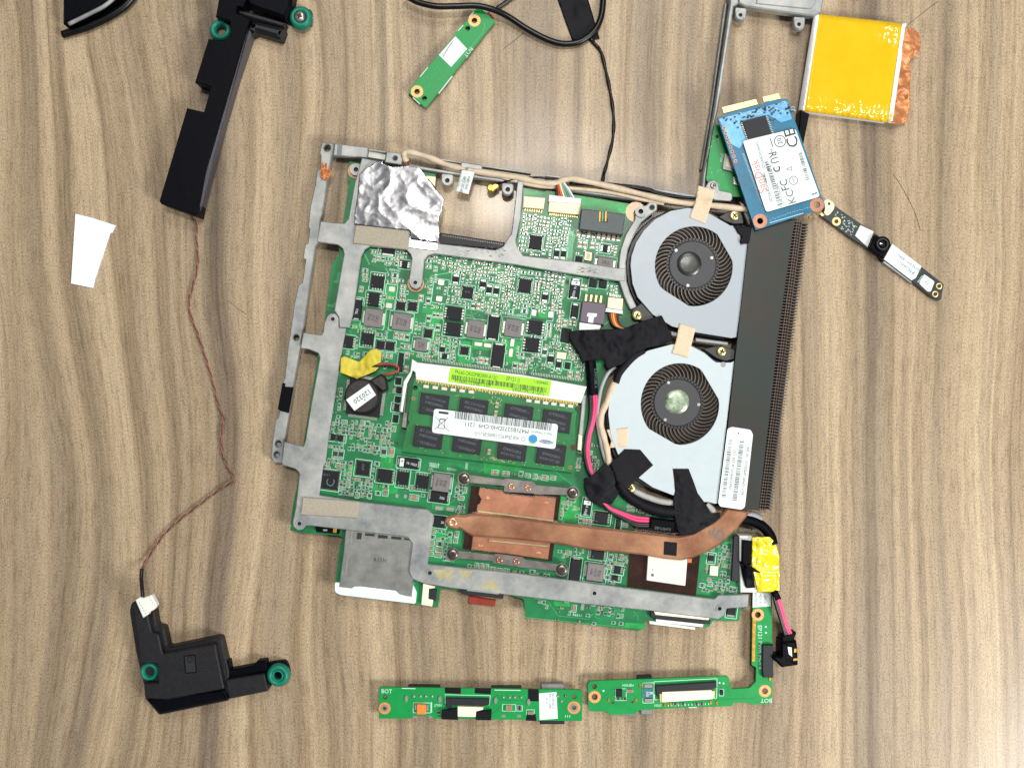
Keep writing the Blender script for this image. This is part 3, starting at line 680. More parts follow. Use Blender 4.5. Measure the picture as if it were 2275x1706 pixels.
for i, (s, a, b, n) in enumerate((('04081-00026300', 1560, 1205, 9), ('CNFB0252-A', 1520, 1265, 8.5), ('V3.00', 1590, 1340, 7))): text(s, t1('K', a, b), zk + .15, n, 36, INKG, T)
plate('sticker', rc(tp('Y', (1290, 680), (1610, 910), (1490, 1220), (1390, 1210), (1135, 970)), 3), zk - .2, zk - .1, PAPER, T, c=.02)
text('KA', t1('Y', 1370, 960), zk - .06, 8, 36, INKG, T); text('121', t1('Y', 1420, 870), zk - .06, 7, 36, INKG, T)
for q in ((1755, 1045), (1635, 1290)):
    ring('eyelet', t1('Y', *q), 3.8, 7.6, 1.2, zk, GOLDP, T, bulge=.3); mb = MB(); flat(mb, circ(t1('Y', *q), 3.8, 14), zk - .5); mb.build('eyelet_hole', [HOLE], T)
mb = MB(); rr = random.Random(2)
for i in range(60):
    u, v = rr.uniform(0, 1), rr.uniform(.1, .9); p = t1('K', 520 + 300 * u - 110 * v, 430 + 200 * u + 190 * v)
    if (p[0] - t1('K', 510, 600)[0]) ** 2 + (p[1] - t1('K', 510, 600)[1]) ** 2 < 150: continue
    bar(mb, p, (p[0] + 2.4, p[1] + 1.6), 1.2, zk - .2, zk - .1)
for i in range(6): bar(mb, t1('Y', 1080 + i * 26, 900 - i * 34), t1('Y', 1140 + i * 26, 935 - i * 34), 1.2, zk - .2, zk - .1)
mb.build('silkscreen', [SILK], T)

# ================================================================ USB board (bottom)
T = thing('port_board', 'straight green circuit board with BOT lettering and black tabs below the motherboard', 'circuit board', t1('M', 1150, 300))
zb = 4.2
oc = rc(tp('M', (100, 135), (120, 118), (2150, 145), (2185, 165), (2180, 465), (1730, 462), (1600, 455), (650, 440), (635, 415), (440, 410), (430, 440), (100, 440)), 2)
plate('board', oc, zb - 1.1, zb, PCBB, T, holes=[circ(t1('M', 160, 335), 7), circ(t1('M', 2098, 328), 8), circ(t1('M', 163, 220), 5), circ(t1('M', 2100, 215), 5)], c=.1)
padring(t1('M', 160, 335), 7, 13, zb, T); padring(t1('M', 2098, 328), 8, 14, zb, T)
ring('lug', t1('M', 160, 335), 4, 8, zb - 2, zb + .2, TIN, T); ring('lug', t1('M', 2098, 328), 5, 9, zb - 2, zb + .2, TIN, T)
text('BOT', t1('M', 180, 163), zb + .03, 13, 1.5, SILK, T, xs=.95); text('J7301', t1('M', 708, 305), zb + .03, 7.5, 1, SILK, T)
for q in ((378, 240), (722, 248), (1293, 258), (1632, 275)): plate('solder_tab', circ(t1('M', *q), 1, 3) and [(t1('M', *q)[0] + 4 * math.cos(a / 2), t1('M', *q)[1] + 8 * math.sin(a / 2)) for a in range(12)], zb, zb + .5, TIN, T, c=.2)
for x in (457, 524, 580, 645, 1375, 1438, 1490, 1556, 2010, 1968, 2010, 1930):
    y = 212 if x < 700 else 222 if x < 1700 else {2010: 208, 1968: 262, 1930: 210}[x]
    c = t1('M', x, y); mb = MB(); X_, Y_ = W(c[0], c[1], zb); mb.lathe([(3.6 * S, zb * mm), (2.6 * S, (zb + .35) * mm), (1.2 * S, (zb + .6) * mm), (0, (zb + .62) * mm)], 10, 0, X_, Y_); mb.build('solder_joint', [TIN], T, True)
plate('tantalum_capacitor', rect(t1('M', 533, 348), 20, 22, 1), zb, zb + 1.3, ORANGE, T, c=.25); plate('capacitor_end', rect(t1('M', 594, 332), 5, 13, 1), zb, zb + .9, TIN, T); plate('capacitor_end', rect(t1('M', 475, 325), 4, 12, 1), zb, zb + .9, TIN, T)
plate('flex_connector', tp('M', (785, 230), (1235, 240), (1230, 300), (1165, 312), (860, 300), (835, 340), (785, 320)), zb, zb + 1.2, CONNK, T, c=.2)
plate('connector_flap', tp('M', (905, 318), (1170, 325), (1165, 350), (1095, 368), (1092, 425), (905, 420)), zb, zb + 1.5, IVORY, T, c=.15)
mb = MB()
for i in range(22): bar(mb, t1('M', 915 + i * 8.2, 412), t1('M', 915 + i * 8.2, 428), .9, zb, zb + .5)
mb.build('connector_pins', [TIN], T)
for i, q in enumerate((((775, 125), (940, 128), (938, 188), (780, 180)), ((1085, 128), (1250, 132), (1245, 192), (1082, 182)), ((745, 360), (905, 335), (908, 455), (740, 448)), ((1098, 372), (1255, 355), (1250, 458), (1092, 455)), ((1628, 138), (1738, 140), (1735, 265), (1630, 262)), ((1615, 400), (1705, 395), (1715, 465), (1605, 462)))):
    plate('insulating_tape', tp('M', *q), zb, zb + .25 + (1.4 if i in (2, 3) else 0), BLKT, T, c=.08)
plate('sticker', tp('M', (1740, 182), (1918, 168), (1932, 440), (1745, 455)), zb + .02, zb + .12, PAPER, T, c=.02)
for i, s in enumerate(('60-OK02US', 'EP121 USB', 'R1.0')): text(s, t1('M', 1885 - i * 34, 260), zb + .15, 7, 88, INKG, T)
passive('capacitor', t1('M', 1432, 335), 14, 13, zb, 1, T); passive('resistor', t1('M', 1540, 325), 9, 5, zb, 1, T); passive('resistor', t1('M', 1540, 345), 9, 5, zb, 1, T); passive('capacitor', t1('M', 1655, 385), 12, 7, zb, 1, T); passive('resistor', t1('M', 715, 380), 9, 5, zb, 85, T)
for q in ((465, 425), (625, 425), (1375, 415), (1535, 415)): plate('solder_lug', rect(t1('M', *q), 9, 6, 1), zb - 2.6, zb + .1, TIN, T)
mb = MB(); outline(mb, rect(t1('M', 542, 330), 39, 22, 1), zb + .03, 1.1); outline(mb, tp('M', (778, 195), (1242, 205), (1230, 300), (780, 290)), zb + .03, 1.1); outline(mb, rect(t1('M', 1432, 330), 29, 15, 1), zb + .03, 1)
outline(mb, rect(t1('M', 1540, 335), 13, 12, 1), zb + .03, 1); outline(mb, rect(t1('M', 1652, 378), 17, 12, 1), zb + .03, 1)
for a, b in (((335, 130), (475, 134)), ((1285, 148), (1550, 152)), ((640, 270), (640, 380))): bar(mb, *tp('M', a, b), 1.6, zb, zb + .04)
for i in range(3): bar(mb, t1('M', 2010 + i * 22, 405), t1('M', 2010 + i * 22, 428), 1.2, zb, zb + .04)
mb.build('silkscreen', [SILK], T)
mb = MB()
for pts in (((635, 240), (690, 290), (690, 330)), ((635, 330), (690, 380)), ((1300, 195), (1360, 250), (1570, 255), (1610, 300)), ((1350, 305), (1290, 370), (1255, 390))):
    for i in range(len(pts) - 1): bar(mb, *tp('M', pts[i], pts[i + 1]), 1.2, zb, zb + .02)
mb.build('traces', [PCB], T)
plate('port_shell', tp('M', (400, 108), (725, 112), (725, 200), (400, 200)), 0, zb - 1.1, CONNK, T)
plate('jack_shell', tp('M', (1760, 85), (1990, 85), (2005, 110), (2005, 200), (1765, 200)), 0, zb - 1.1, STEELD, T, c=.3); plate('jack_body', tp('M', (1750, 300), (2000, 300), (2000, 500), (1750, 500)), 0, zb - 1.15, CONNK, T, c=.3)
plate('port_shell', tp('M', (1250, 120), (1560, 120), (1560, 200), (1250, 200)), 0, zb - 1.12, CONNK, T)

# ================================================================ L shaped power and video board
T = thing('video_port_board', 'L-shaped green circuit board lettered EP121 PWR HDMI beside the motherboard', 'circuit board', t1('N', 1300, 870))
oc = rc(tp('N', (68, 800), (90, 762), (1440, 712), (1460, 735), (1462, 800), (1490, 840), (1660, 830), (1720, 770), (1725, 630), (1680, 605), (1690, 40), (1700, -120), (1880, -120), (1885, 500), (1885, 900), (1862, 985), (1680, 995), (1650, 975), (1510, 975), (1480, 1010), (1050, 1022), (620, 1045), (560, 1060), (540, 1085), (290, 1095), (250, 1060), (95, 1060), (75, 1020)), 2)
plate('board', oc, zb - 1.1, zb, PCBB, T, holes=[circ(t1('N', 133, 815), 5.5), circ(t1('N', 138, 918), 6.6), circ(t1('N', 1742, 112), 6.6), circ(t1('N', 1812, 860), 6.6)], c=.1)
for q in ((138, 918), (1742, 112), (1812, 860)):
    padring(t1('N', *q), 6.6, 13.5, zb, T); mb = MB()
    for k in range(12): a = k * math.pi / 6; flat(mb, circ((t1('N', *q)[0] + 10.2 * math.cos(a), t1('N', *q)[1] + 10.2 * math.sin(a)), 1.2, 6), zb + .08)
    mb.build('pad_via', [CREAM], T)
plate('copper_edge', tp('N', (1690, 150), (1722, 150), (1712, 570), (1684, 570)), zb, zb + .04, GOLD, T, c=.01)
text('EP121 PWR HDMI', t1('N', 1764, 430), zb + .03, 13, 88.5, SILK, T, xs=.98); text('BOT', t1('N', 1825, 952), zb + .03, 13, 180, SILK, T)
text('J7001', t1('N', 755, 1000), zb + .03, 7.5, 180, SILK, T); text('MJP4501', t1('N', 462, 802), zb + .03, 7.5, 180, SILK, T)
plate('flex_connector', tp('N', (735, 810), (1335, 770), (1340, 825), (1290, 845), (800, 870), (780, 910), (745, 910)), zb, zb + 1.3, CONNK, T, c=.25)
plate('connector_flap', tp('N', (800, 872), (1285, 852), (1310, 880), (1300, 940), (800, 972)), zb, zb + 1.7, IVORY, T, c=.15)
plate('connector_side', tp('N', (775, 890), (800, 885), (800, 972), (778, 970)), zb, zb + 1.4, GOLDP, T); plate('connector_side', tp('N', (1300, 855), (1322, 860), (1318, 930), (1300, 935)), zb, zb + 1.4, GOLDP, T)
mb = MB(); outline(mb, tp('N', (722, 768), (1342, 738), (1335, 930), (725, 945)), zb + .03, 1.2); outline(mb, tp('N', (612, 782), (718, 778), (718, 975), (612, 978)), zb + .03, 1.2)
outline(mb, rect(t1('N', 395, 895), 24, 26, 0), zb + .03, 1.1); outline(mb, rect(t1('N', 1385, 875), 10, 15, 0), zb + .03, 1)
for i in range(14): p = t1('N', 830 + i * 33, 995 - i * 1.2); bar(mb, p, (p[0], p[1] + 4), 1.5, zb, zb + .03)
for q in ((225, 858), (1820, 230), (1822, 288), (1365, 780), (1405, 785)): flat(mb, circ(t1('N', *q), 2.2, 8), zb + .03)
bar(mb, *tp('N', (1062, 1023), (1140, 1020)), 1.6, zb, zb + .03)
mb.build('silkscreen', [SILK], T)
plate('power_resistor', rect(t1('N', 663, 882), 21, 25, 0), zb, zb + .7, TEAL, T, c=.1); plate('resistor_end', rect(t1('N', 665, 815), 18, 10, 0), zb, zb + .7, TIN, T); plate('resistor_end', rect(t1('N', 667, 945), 18, 10, 0), zb, zb + .7, TIN, T)
text('R', t1('N', 690, 882), zb + .75, 12, 90, INKW, T); text('000', t1('N', 655, 890), zb + .75, 8, 90, INKW, T)
plate('transistor', rect(t1('N', 380, 880), 13, 17, 0), zb, zb + .8, EPOXY, T, c=.1); passive('capacitor', t1('N', 485, 862), 14, 7, zb, 0, T); passive('resistor', t1('N', 370, 940), 9, 5, zb, 0, T); passive('resistor', t1('N', 435, 940), 9, 5, zb, 0, T); plate('transistor', rect(t1('N', 1385, 875), 7, 10, 0), zb, zb + .7, EPOXY, T)
for x in (930, 1005, 1140, 1190): passive('resistor', t1('N', x, 990), 9, 5, zb, 0, T)
for q in ((275, 950), (545, 950), (585, 808), (1280, 975), (1340, 980), (830, 995), (885, 992), (1862, 745)): plate('solder_tab', rect(t1('N', *q), 5, 8, 0), zb, zb + .3, GOLD, T, c=.1)
for q in ((318, 975), (510, 968)): mb = MB(); flat(mb, circ(t1('N', *q), 3.2, 10), zb + .02); mb.build('peg_hole', [HOLE], T)
mb = MB()
for pts in (((210, 940), (300, 845), (345, 845)), ((1345, 940), (1690, 935), (1740, 910)), ((500, 880), (560, 930)), ((1345, 760), (1430, 940))):
    for i in range(len(pts) - 1): bar(mb, *tp('N', pts[i], pts[i + 1]), 1.2, zb, zb + .02)
mb.build('traces', [PCB], T)
plate('video_socket', tp('N', (1790, 408), (1895, 408), (1895, 730), (1795, 728), (1785, 640)), zb, zb + 1.8, CONNK, T, c=.3)
plate('sticker', tp('N', (1692, -110), (1870, -110), (1868, 28), (1690, 40)), zb, zb + .12, PAPER, T, c=.02)
for i in range(3): text(('60-OK02', 'HD1 R1', '3M16')[i], t1('N', 1720 + i * 45, -40), zb + .15, 8, 90, INKG, T)
plate('socket_shell', tp('N', (560, 720), (700, 716), (700, 800), (560, 800)), 0, zb - 1.1, CONNK, T); plate('video_shell', tp('N', (270, 1000), (545, 1000), (545, 1105), (285, 1105)), 0, zb - 1.12, STEELD, T, c=.2); plate('socket_block', tp('N', (590, 960), (705, 960), (708, 1092), (590, 1095)), 0, zb - 1.1, STEELD, T, c=.3)
plate('spacer', rect(t1('N', 1780, 300), 20, 40, 0), 0, zb - 1.1, CONNK, T)

# ================================================================ stray hairs and marks on the table
for nm, pts in (('loose_hair', tp('J', (1700, 790), (1790, 930), (1890, 1130), (1940, 1290))), ('loose_hair', tp('R', (1940, 245), (2080, 130), (2230, 15))), ('loose_hair', tp('Q', (1015, 465), (1100, 400), (1210, 312))), ('loose_hair', tp('U', (1265, 1150), (1340, 1210), (1430, 1275)))):
    o = tube(nm, [p + (.15,) for p in pts], .06, HOLE, None, 5)
    lb = {0: 'fine dark hair on the table beside the camera strip', 1: 'fine dark hair on the table above the amber pack', 2: 'fine dark hair on the table below the cable curve', 3: 'fine dark hair on the wood left of the chassis'}
    tag(o, lb[['loose_hair', 'loose_hair.001', 'loose_hair.002', 'loose_hair.003'].index(o.name)], 'hair', 'loose hairs on the table')
# ================================================================ chassis
T = thing('chassis_frame', 'grey cast metal chassis frame bolted over the large motherboard', 'metal frame', t1('C', 400, 800))
CH_T = T
rail = tp('A', (500, 62), (612, 76), (600, 182), (583, 187), (565, 300), (545, 400), (525, 560), (488, 765), (470, 950), (440, 985), (400, 1260), (365, 1500)) + \
       tp('C', (360, 0), (330, 235), (302, 380), (240, 720), (205, 960), (180, 1100), (165, 1205), (150, 1392), (70, 1392), (45, 1335), (60, 1205), (85, 1010), (112, 990), (122, 930), (140, 700), (168, 640), (200, 350), (225, 190), (250, 0)) + \
       tp('A', (290, 1330), (325, 1310), (355, 1110), (332, 1095), (350, 975), (375, 960), (390, 840), (378, 810), (395, 640), (440, 440), (455, 320), (485, 300), (490, 190), (480, 160))
plate('outer_rail', rail, 1.2, 5.2, STEEL, T, holes=[circ(t1('A', 545, 115), 7.6), circ(t1('C', 270, 280), 6.6), circ(t1('C', 110, 1225), 7.4), circ(t1('C', 95, 1320), 6.8)], c=.35)
plate('rail_foot', tp('C', (60, 1360), (140, 1370), (150, 1240), (80, 1200)), 0, 1.2, STEEL, T, loc_h=5); plate('rail_foot', tp('A', (505, 160), (590, 170), (570, 260), (500, 250)), 0, 1.2, STEEL, T, loc_h=5)
plate('rail_sleeve', tp('C', (165, 715), (248, 722), (205, 950), (120, 928)), 5.2, 5.7, BLKP, T, c=.2); plate('rail_clip', tp('C', (150, 680), (172, 690), (130, 915), (105, 920)), 3.2, 6.4, BLKP, T, c=.3)
up = tp('A', (855, 205), (1000, 230), (1000, 600), (905, 800), (1540, 925), (1545, 965), (2040, 1022), (2110, 990), (2165, 900)) + tp('B', (545, 640), (600, 165), (652, 175), (628, 500), (585, 700), (598, 760), (650, 832), (1150, 888), (1500, 942), (1562, 945), (1555, 1062), (1490, 1058), (1000, 985), (571, 912)) + \
     tp('A', (1500, 1056), (1440, 1072), (1412, 1110), (1392, 1310), (1375, 1350), (1335, 1372), (1290, 1352), (1270, 1310), (1300, 1100), (1288, 1062), (1250, 1022), (925, 990), (880, 1020), (850, 1080), (820, 1290), (775, 1600)) + tp('C', (772, 90), (745, 195), (655, 190), (650, 100)) + \
     tp('A', (610, 1560), (640, 1380), (680, 1150), (697, 1060), (685, 1010), (640, 976), (455, 950), (488, 765), (600, 780), (700, 786), (735, 745), (795, 420), (830, 290))
plate('upper_band', up, 7.9, 9.0, STEEL, T, holes=[circ(t1('A', 1330, 1312), 4.4, 14)], c=.3)
low = rc(tp('C', (520, 150), (545, 92), (572, 66), (622, 66), (655, 108), (652, 190), (716, 196), (690, 330), (640, 640), (600, 900), (560, 1150), (530, 1400)) + tp('E', (510, 60), (475, 320), (830, 376), (1440, 446), (1492, 492), (1480, 620), (1440, 930), (1480, 936), (2211, 1010)) + tp('F', (1000, 1064), (1500, 1134)) + \
      tp('I', (1011, 985), (1150, 1000), (1182, 968), (1455, 960), (1450, 1075), (1260, 1086), (1235, 1150), (1180, 1182), (1100, 1170), (570, 1105), (0, 1046)) + tp('F', (480, 1200)) + tp('E', (1640, 1142), (1400, 1102), (1300, 1060), (1272, 990), (1302, 750), (1265, 694), (1200, 682), (740, 630), (400, 590), (358, 590), (330, 625), (285, 632), (245, 600), (240, 560), (268, 420), (300, 130), (290, 110), (260, 84), (150, 52)) + \
      tp('C', (140, 1390), (165, 1205), (335, 1246), (355, 1190), (400, 900), (482, 460), (470, 420), (380, 382), (310, 375), (335, 235), (490, 258), (510, 232)), 2.2)
plate('lower_band', low, 7.2, 8.4, STEEL, T, holes=[circ(t1('C', 597, 116), 4.4, 14), circ(t1('E', 300, 572), 4.6, 14), circ(t1('E', 1460, 1010), 4.4, 14), circ(t1('F', 1283, 1190), 4.6, 14), circ(t1('I', 1195, 1087), 4.4, 14)], c=.3)
for t, q in (('A', (1330, 1312)), ('C', (597, 116)), ('E', (300, 572)), ('E', (1460, 1010)), ('F', (1283, 1190)), ('I', (1195, 1087))):
    z = 9.0 if t == 'A' else 8.4; ring('screw_boss', t1(t, *q), 4.4, 7.6, z - .5, z + .25, STEEL, T, 20)
    mb = MB(); flat(mb, circ(t1(t, *q), 4.6, 14), z - .9); mb.build('screw_hole', [INK], T)
arm = tp('B', (1640, 510), (1560, 640), (1512, 780), (1496, 900), (1500, 1060), (1540, 1180), (1600, 1312), (1662, 1292), (1600, 1160), (1570, 1060), (1562, 900), (1582, 780), (1640, 640), (1700, 540), (1800, 452), (1840, 430), (1842, 362), (1770, 355), (1745, 385), (1690, 388), (1642, 430))
plate('fan_arm', rc(arm, 3), 6.6, 8.8, STEEL, T, holes=[circ(t1('B', 1695, 440), 5.5, 14), circ(t1('B', 1793, 403), 5, 14)], c=.4)
ring('screw_boss', t1('B', 1695, 440), 5.5, 12.5, 8.6, 9.6, STEEL, T, 24)
for t, q, r in (('B', (1695, 440), 5.6), ('B', (1793, 403), 5.2)): mb = MB(); flat(mb, circ(t1(t, *q), r, 14), 7.4); mb.build('screw_hole', [INK], T)
text('YCLI', t1('B', 822, 898), 9.04, 17, 5, M('cast_mark', '9aa09c', .5, .5), T)
# top rail
plate('top_rail', tp('A', (612, 76), (912, 110), (905, 208), (600, 182)), 3.5, 7.0, STEEL, T, c=.35); plate('rail_groove_shade', tp('A', (640, 82), (685, 86), (675, 184), (632, 180)), 6.9, 7.06, M('cast_shadow_grey', '6d7474', .6, .5), T, c=.02)  # groove is not cut: its shade is a flat darker strip
plate('rail_link', tp('A', (918, 122), (1072, 148), (1068, 162), (916, 138)), 4, 6.8, STEEL, T); plate('rail_shelf', tp('A', (918, 138), (1070, 165), (1060, 225), (910, 200)), 4, 5.4, M('metal_pale', 'a9aaa2', .5, .4), T)
plate('screw_block', rc(tp('A', (1075, 148), (1225, 165), (1210, 270), (1058, 245)), 2), 4, 7.6, STEEL, T, holes=[circ(t1('A', 1150, 207), 5, 14)], c=.3); mb = MB(); flat(mb, circ(t1('A', 1150, 207), 5.2, 14), 6.6); mb.build('screw_hole', [INK], T)
plate('rail_upper', tp('A', (1520, 204), (1740, 240)) + tp('B', (300, 30), (718, 92), (715, 108), (290, 45)) + tp('A', (1738, 256), (1516, 222)), 3, 6.6, STEEL, T, c=.2)
plate('rail_clip', rc(tp('A', (1738, 238), (1926, 268), (1922, 315), (1728, 292)), 2), 5, 9.8, STEEL, T, c=.4)
plate('rail_lower', tp('A', (1270, 262), (1500, 300), (1740, 338)) + tp('B', (480, 150), (1000, 215), (1600, 300), (1905, 352), (1905, 380), (1600, 335), (1000, 248), (480, 180)) + tp('A', (1735, 362), (1500, 325), (1268, 288)), 3, 7.4, STEEL, T, c=.25)
plate('rail_right', tp('B', (850, 110), (1500, 190), (2211, 295)) + tp('G', (1190, 10), (1190, 45)) + tp('B', (2205, 325), (1500, 215), (845, 130)), 3, 6.6, STEEL, T, c=.2)
for t, q, r, d in (('A', (1615, 405), 13.5, -75), ('B', (512, 245), 13.5, -70), ('A', (803, 308), 13, 60)):
    c = t1(t, *q)
    if d < 0: plate('screw_lug', rc([(c[0] - 13, c[1] - 16), (c[0] + 14, c[1] - 13), (c[0] + 13, c[1] + 6), (c[0] + 3, c[1] + 14), (c[0] - 8, c[1] + 13), (c[0] - 14, c[1] + 4)], 5, 5), 4.5, 7.0, STEEL, T, holes=[circ(c, 5.2, 14)], c=.3)
    ring('screw_boss', c, 5.2, 10.5 if d < 0 else 13, 6.2, 7.8, STEEL, T, 24); mb = MB(); flat(mb, circ(c, 5.4, 14), 6.5); mb.build('screw_hole', [INK], T)
plate('fan_strut', tp('G', (860, 1240), (1150, 1280), (1150, 1310), (860, 1275)), 6, 8.2, STEEL, T, c=.3); plate('fan_strut', tp('G', (1250, 30), (1300, 60), (1365, 230), (1335, 240), (1290, 130)), 6, 8.6, STEEL, T, c=.3); plate('fan_strut', tp('G', (640, 1180), (720, 1200), (715, 1240), (645, 1225)), 6, 8.4, STEEL, T, c=.3)
plate('foam_pad', tp('A', (800, 800), (905, 806), (1290, 845), (1270, 1000), (1255, 1020), (775, 960)), 9.0, 9.9, FELT, T, c=.3)
plate('foam_pad', tp('E', (328, 338), (830, 376), (812, 522), (312, 490)), 8.4, 9.3, FELT, T, c=.3); mb = MB(); bar(mb, *tp('E', (314, 478), (812, 508)), 3.5, 9.3, 9.36); mb.build('pad_edge', [FELT], T)
mbr = MB()
for q in (((1490, 980), (1670, 975), (1640, 1090), (1590, 1040), (1545, 1085)), ((1705, 985), (1845, 990), (1790, 1070), (1755, 1060)), ((2010, 1055), (2085, 1165), (1910, 1145))): flat(mbr, tp('E', *q), 8.43)
mbr.build('adhesive_mark', [ADHES], T)
rr = random.Random(3); mb = MB()
for (t, x0, x1, y0, y1, n) in (('A', 1690, 2120, 985, 1080, 60), ('B', 1120, 1330, 930, 990, 45)):
    for i in range(n): c = t1(t, rr.uniform(x0, x1), rr.uniform(y0, y1) + (40 if t == 'B' else 0) * 0 + (.13 * 0)); bar(mb, c, (c[0] + rr.uniform(2, 7), c[1] + rr.uniform(-2, 2.5)), rr.uniform(.5, 1.2), 9.0, 9.02)
mb.build('scuff_marks', [M('scuff', '6a6662', .7)], T)
# copper tape on the rail, foil sheet
cp = sheet('copper_tape', tp('A', (500, 250), (540, 250), (560, 305), (585, 320), (588, 350), (550, 405), (490, 385), (482, 350)), 5.9, CUFOIL, None, 2.2, .5, .16, .1, 3, True, False); tag(cp, 'crumpled copper tape scrap wrapped on the thin outer rail', 'copper tape')
fo = tp('X', (1085, 405), (1180, 400), (1170, 440), (1320, 490), (1560, 470), (1740, 505), (1840, 630), (1990, 840), (2115, 985), (2085, 1170), (2045, 1260), (2035, 1420), (2050, 1480), (2030, 1650), (1600, 1590), (1600, 1470), (740, 1370), (745, 1200), (790, 920), (815, 610), (900, 520), (1000, 470))
o = sheet('foil_sheet', fo, lambda x, y: 10.3 + (x - 860) * .0035, FOIL, None, 2.0, .13, .015, .08, 21, True); tag(o, 'crumpled silver aluminium foil sheet stuck to the chassis corner', 'foil')
o2 = plate('foil_strip', tp('A', (1272, 885), (1538, 920), (1525, 1030), (1262, 1000)), 9.05, 9.4, FOIL, o, c=.1)

# ================================================================ motherboard
ZB = 6.2
T = thing('motherboard', 'large green motherboard crowded with chips under the grey chassis', 'circuit board', t1('C', 1100, 800))
MBT = T
oc = tp('A', (745, 236), (1400, 330), (1515, 350), (1500, 420), (1480, 870), (1540, 975), (2130, 1030)) + tp('B', (560, 760), (600, 660), (640, 400), (650, 228), (840, 262), (860, 252), (1720, 390), (1690, 480), (1590, 660), (1530, 820), (1515, 960), (1540, 1090), (1620, 1310), (1760, 1420)) + \
     tp('D', (1560, 300), (1420, 600), (1350, 850), (1330, 1050), (1390, 1300), (1500, 1480)) + tp('I', (330, 110), (600, 190), (1200, 250), (1340, 430), (1385, 900), (1385, 1110), (1370, 1195), (1240, 1198), (1140, 1190), (1100, 1252), (575, 1205), (545, 1190), (515, 1230), (500, 1270), (470, 1280)) + \
     tp('F', (1680, 1522), (670, 1402), (655, 1250), (640, 1238), (490, 1198), (95, 1172)) + tp('E', (1735, 1167), (1555, 1150), (1530, 1312), (1330, 1288), (640, 1190), (612, 1160), (640, 930), (660, 760), (692, 700), (650, 680), (440, 662), (310, 655), (218, 630), (240, 430), (300, 130)) + tp('C', (290, 1500), (465, 440), (525, 140)) + tp('A', (525, 1650), (590, 1150), (655, 1062), (650, 990), (690, 780), (745, 412), (722, 372), (732, 260))
plate('board', oc, ZB - 1.2, ZB, PCB, T, c=.1)
for q in (('A', 700, 1300), ('E', 300, 575), ('F', 1300, 1200), ('I', 1200, 1080), ('B', 800, 450), ('C', 1200, 800)): plate('standoff', circ(t1(*q), 9, 12), 0, ZB - 1.2, TIN, T, loc_h=6)
rr = random.Random(77)
occ = []                                                  # rectangles already taken
def take(c, w, h, ang=ANG): occ.append((c, w, h, ang))
def free(p, m=0):
    for c, w, h, a in occ:
        a = math.radians(a); dx, dy = p[0] - c[0], p[1] - c[1]
        if abs(dx * math.cos(a) + dy * math.sin(a)) < w / 2 + m and abs(-dx * math.sin(a) + dy * math.cos(a)) < h / 2 + m: return False
    return True
silk = MB(); SZ = ZB + .05
PZ = .008
for t, pts in (('C', ((840, 30), (1090, 60), (1070, 200), (820, 175))), ('C', ((1105, 75), (1345, 105), (1330, 245), (1095, 215))), ('C', ((1470, 20), (1570, 35), (1500, 330), (1440, 320))), ('D', ((120, 110), (320, 135), (300, 300), (110, 280))), ('D', ((470, 110), (650, 130), (640, 290), (460, 285))), ('C', ((1590, 300), (1700, 315), (1690, 380), (1580, 370))), ('E', ((700, 50), (800, 60), (790, 130), (690, 120))), ('A', ((900, 1400), (1050, 1420), (1040, 1540), (890, 1520))), ('F', ((1130, 380), (1260, 395), (1250, 500), (1120, 485))), ('A', ((1060, 1330), (1165, 1340), (1150, 1550), (1060, 1540))), ('A', ((1470, 1500), (1600, 1510), (1590, 1560), (1460, 1550))), ('C', ((760, 150), (860, 165), (850, 205), (740, 200))), ('C', ((1400, 0), (1590, 10), (1580, 70), (1390, 60))), ('C', ((1730, 310), (1820, 315), (1810, 510), (1720, 500))),
               ('D', ((80, 600 - 230), (200, 385), (180, 540), (70, 520))), ('D', ((200, 290), (380, 310), (370, 400), (190, 380))), ('D', ((770, 10), (880, 30), (870, 110), (790, 100))), ('D', ((480, 290), (640, 310), (620, 520), (500, 510))), ('C', ((1020, 1300), (1140, 1310), (1130, 1440), (1030, 1430))),
               ('E', ((960, 220), (1180, 250), (1170, 310), (950, 290))), ('E', ((1480, 390), (1700, 420), (1690, 470), (1480, 440))), ('E', ((1520, 620), (1620, 630), (1610, 720), (1510, 715))), ('F', ((300, 70), (480, 90), (470, 150), (300, 130))), ('F', ((980, 330), (1150, 350), (1120, 560), (960, 540))),
               ('B', ((660, 250), (850, 275), (860, 262), (1700, 395), (1660, 470), (1560, 460), (1170, 405), (1170, 330), (870, 290), (650, 300))), ('B', ((1500, 660), (1550, 680), (1510, 900), (1440, 920))), ('L', ((620, 1030), (1500, 1160), (1490, 1230), (1050, 1170), (1040, 1100), (620, 1070))), ('F', ((920, 1260), (1080, 1280), (1060, 1310), (930, 1300))), ('I', ((360, 1210), (540, 1220), (530, 1270), (340, 1255)))):
    pours = MB(); PZ += .0012; flat(pours, tp(t, *pts), ZB + PZ); pours.build('copper_pour_or_sheen', [PCBL], T)
def edge_glow(): pass
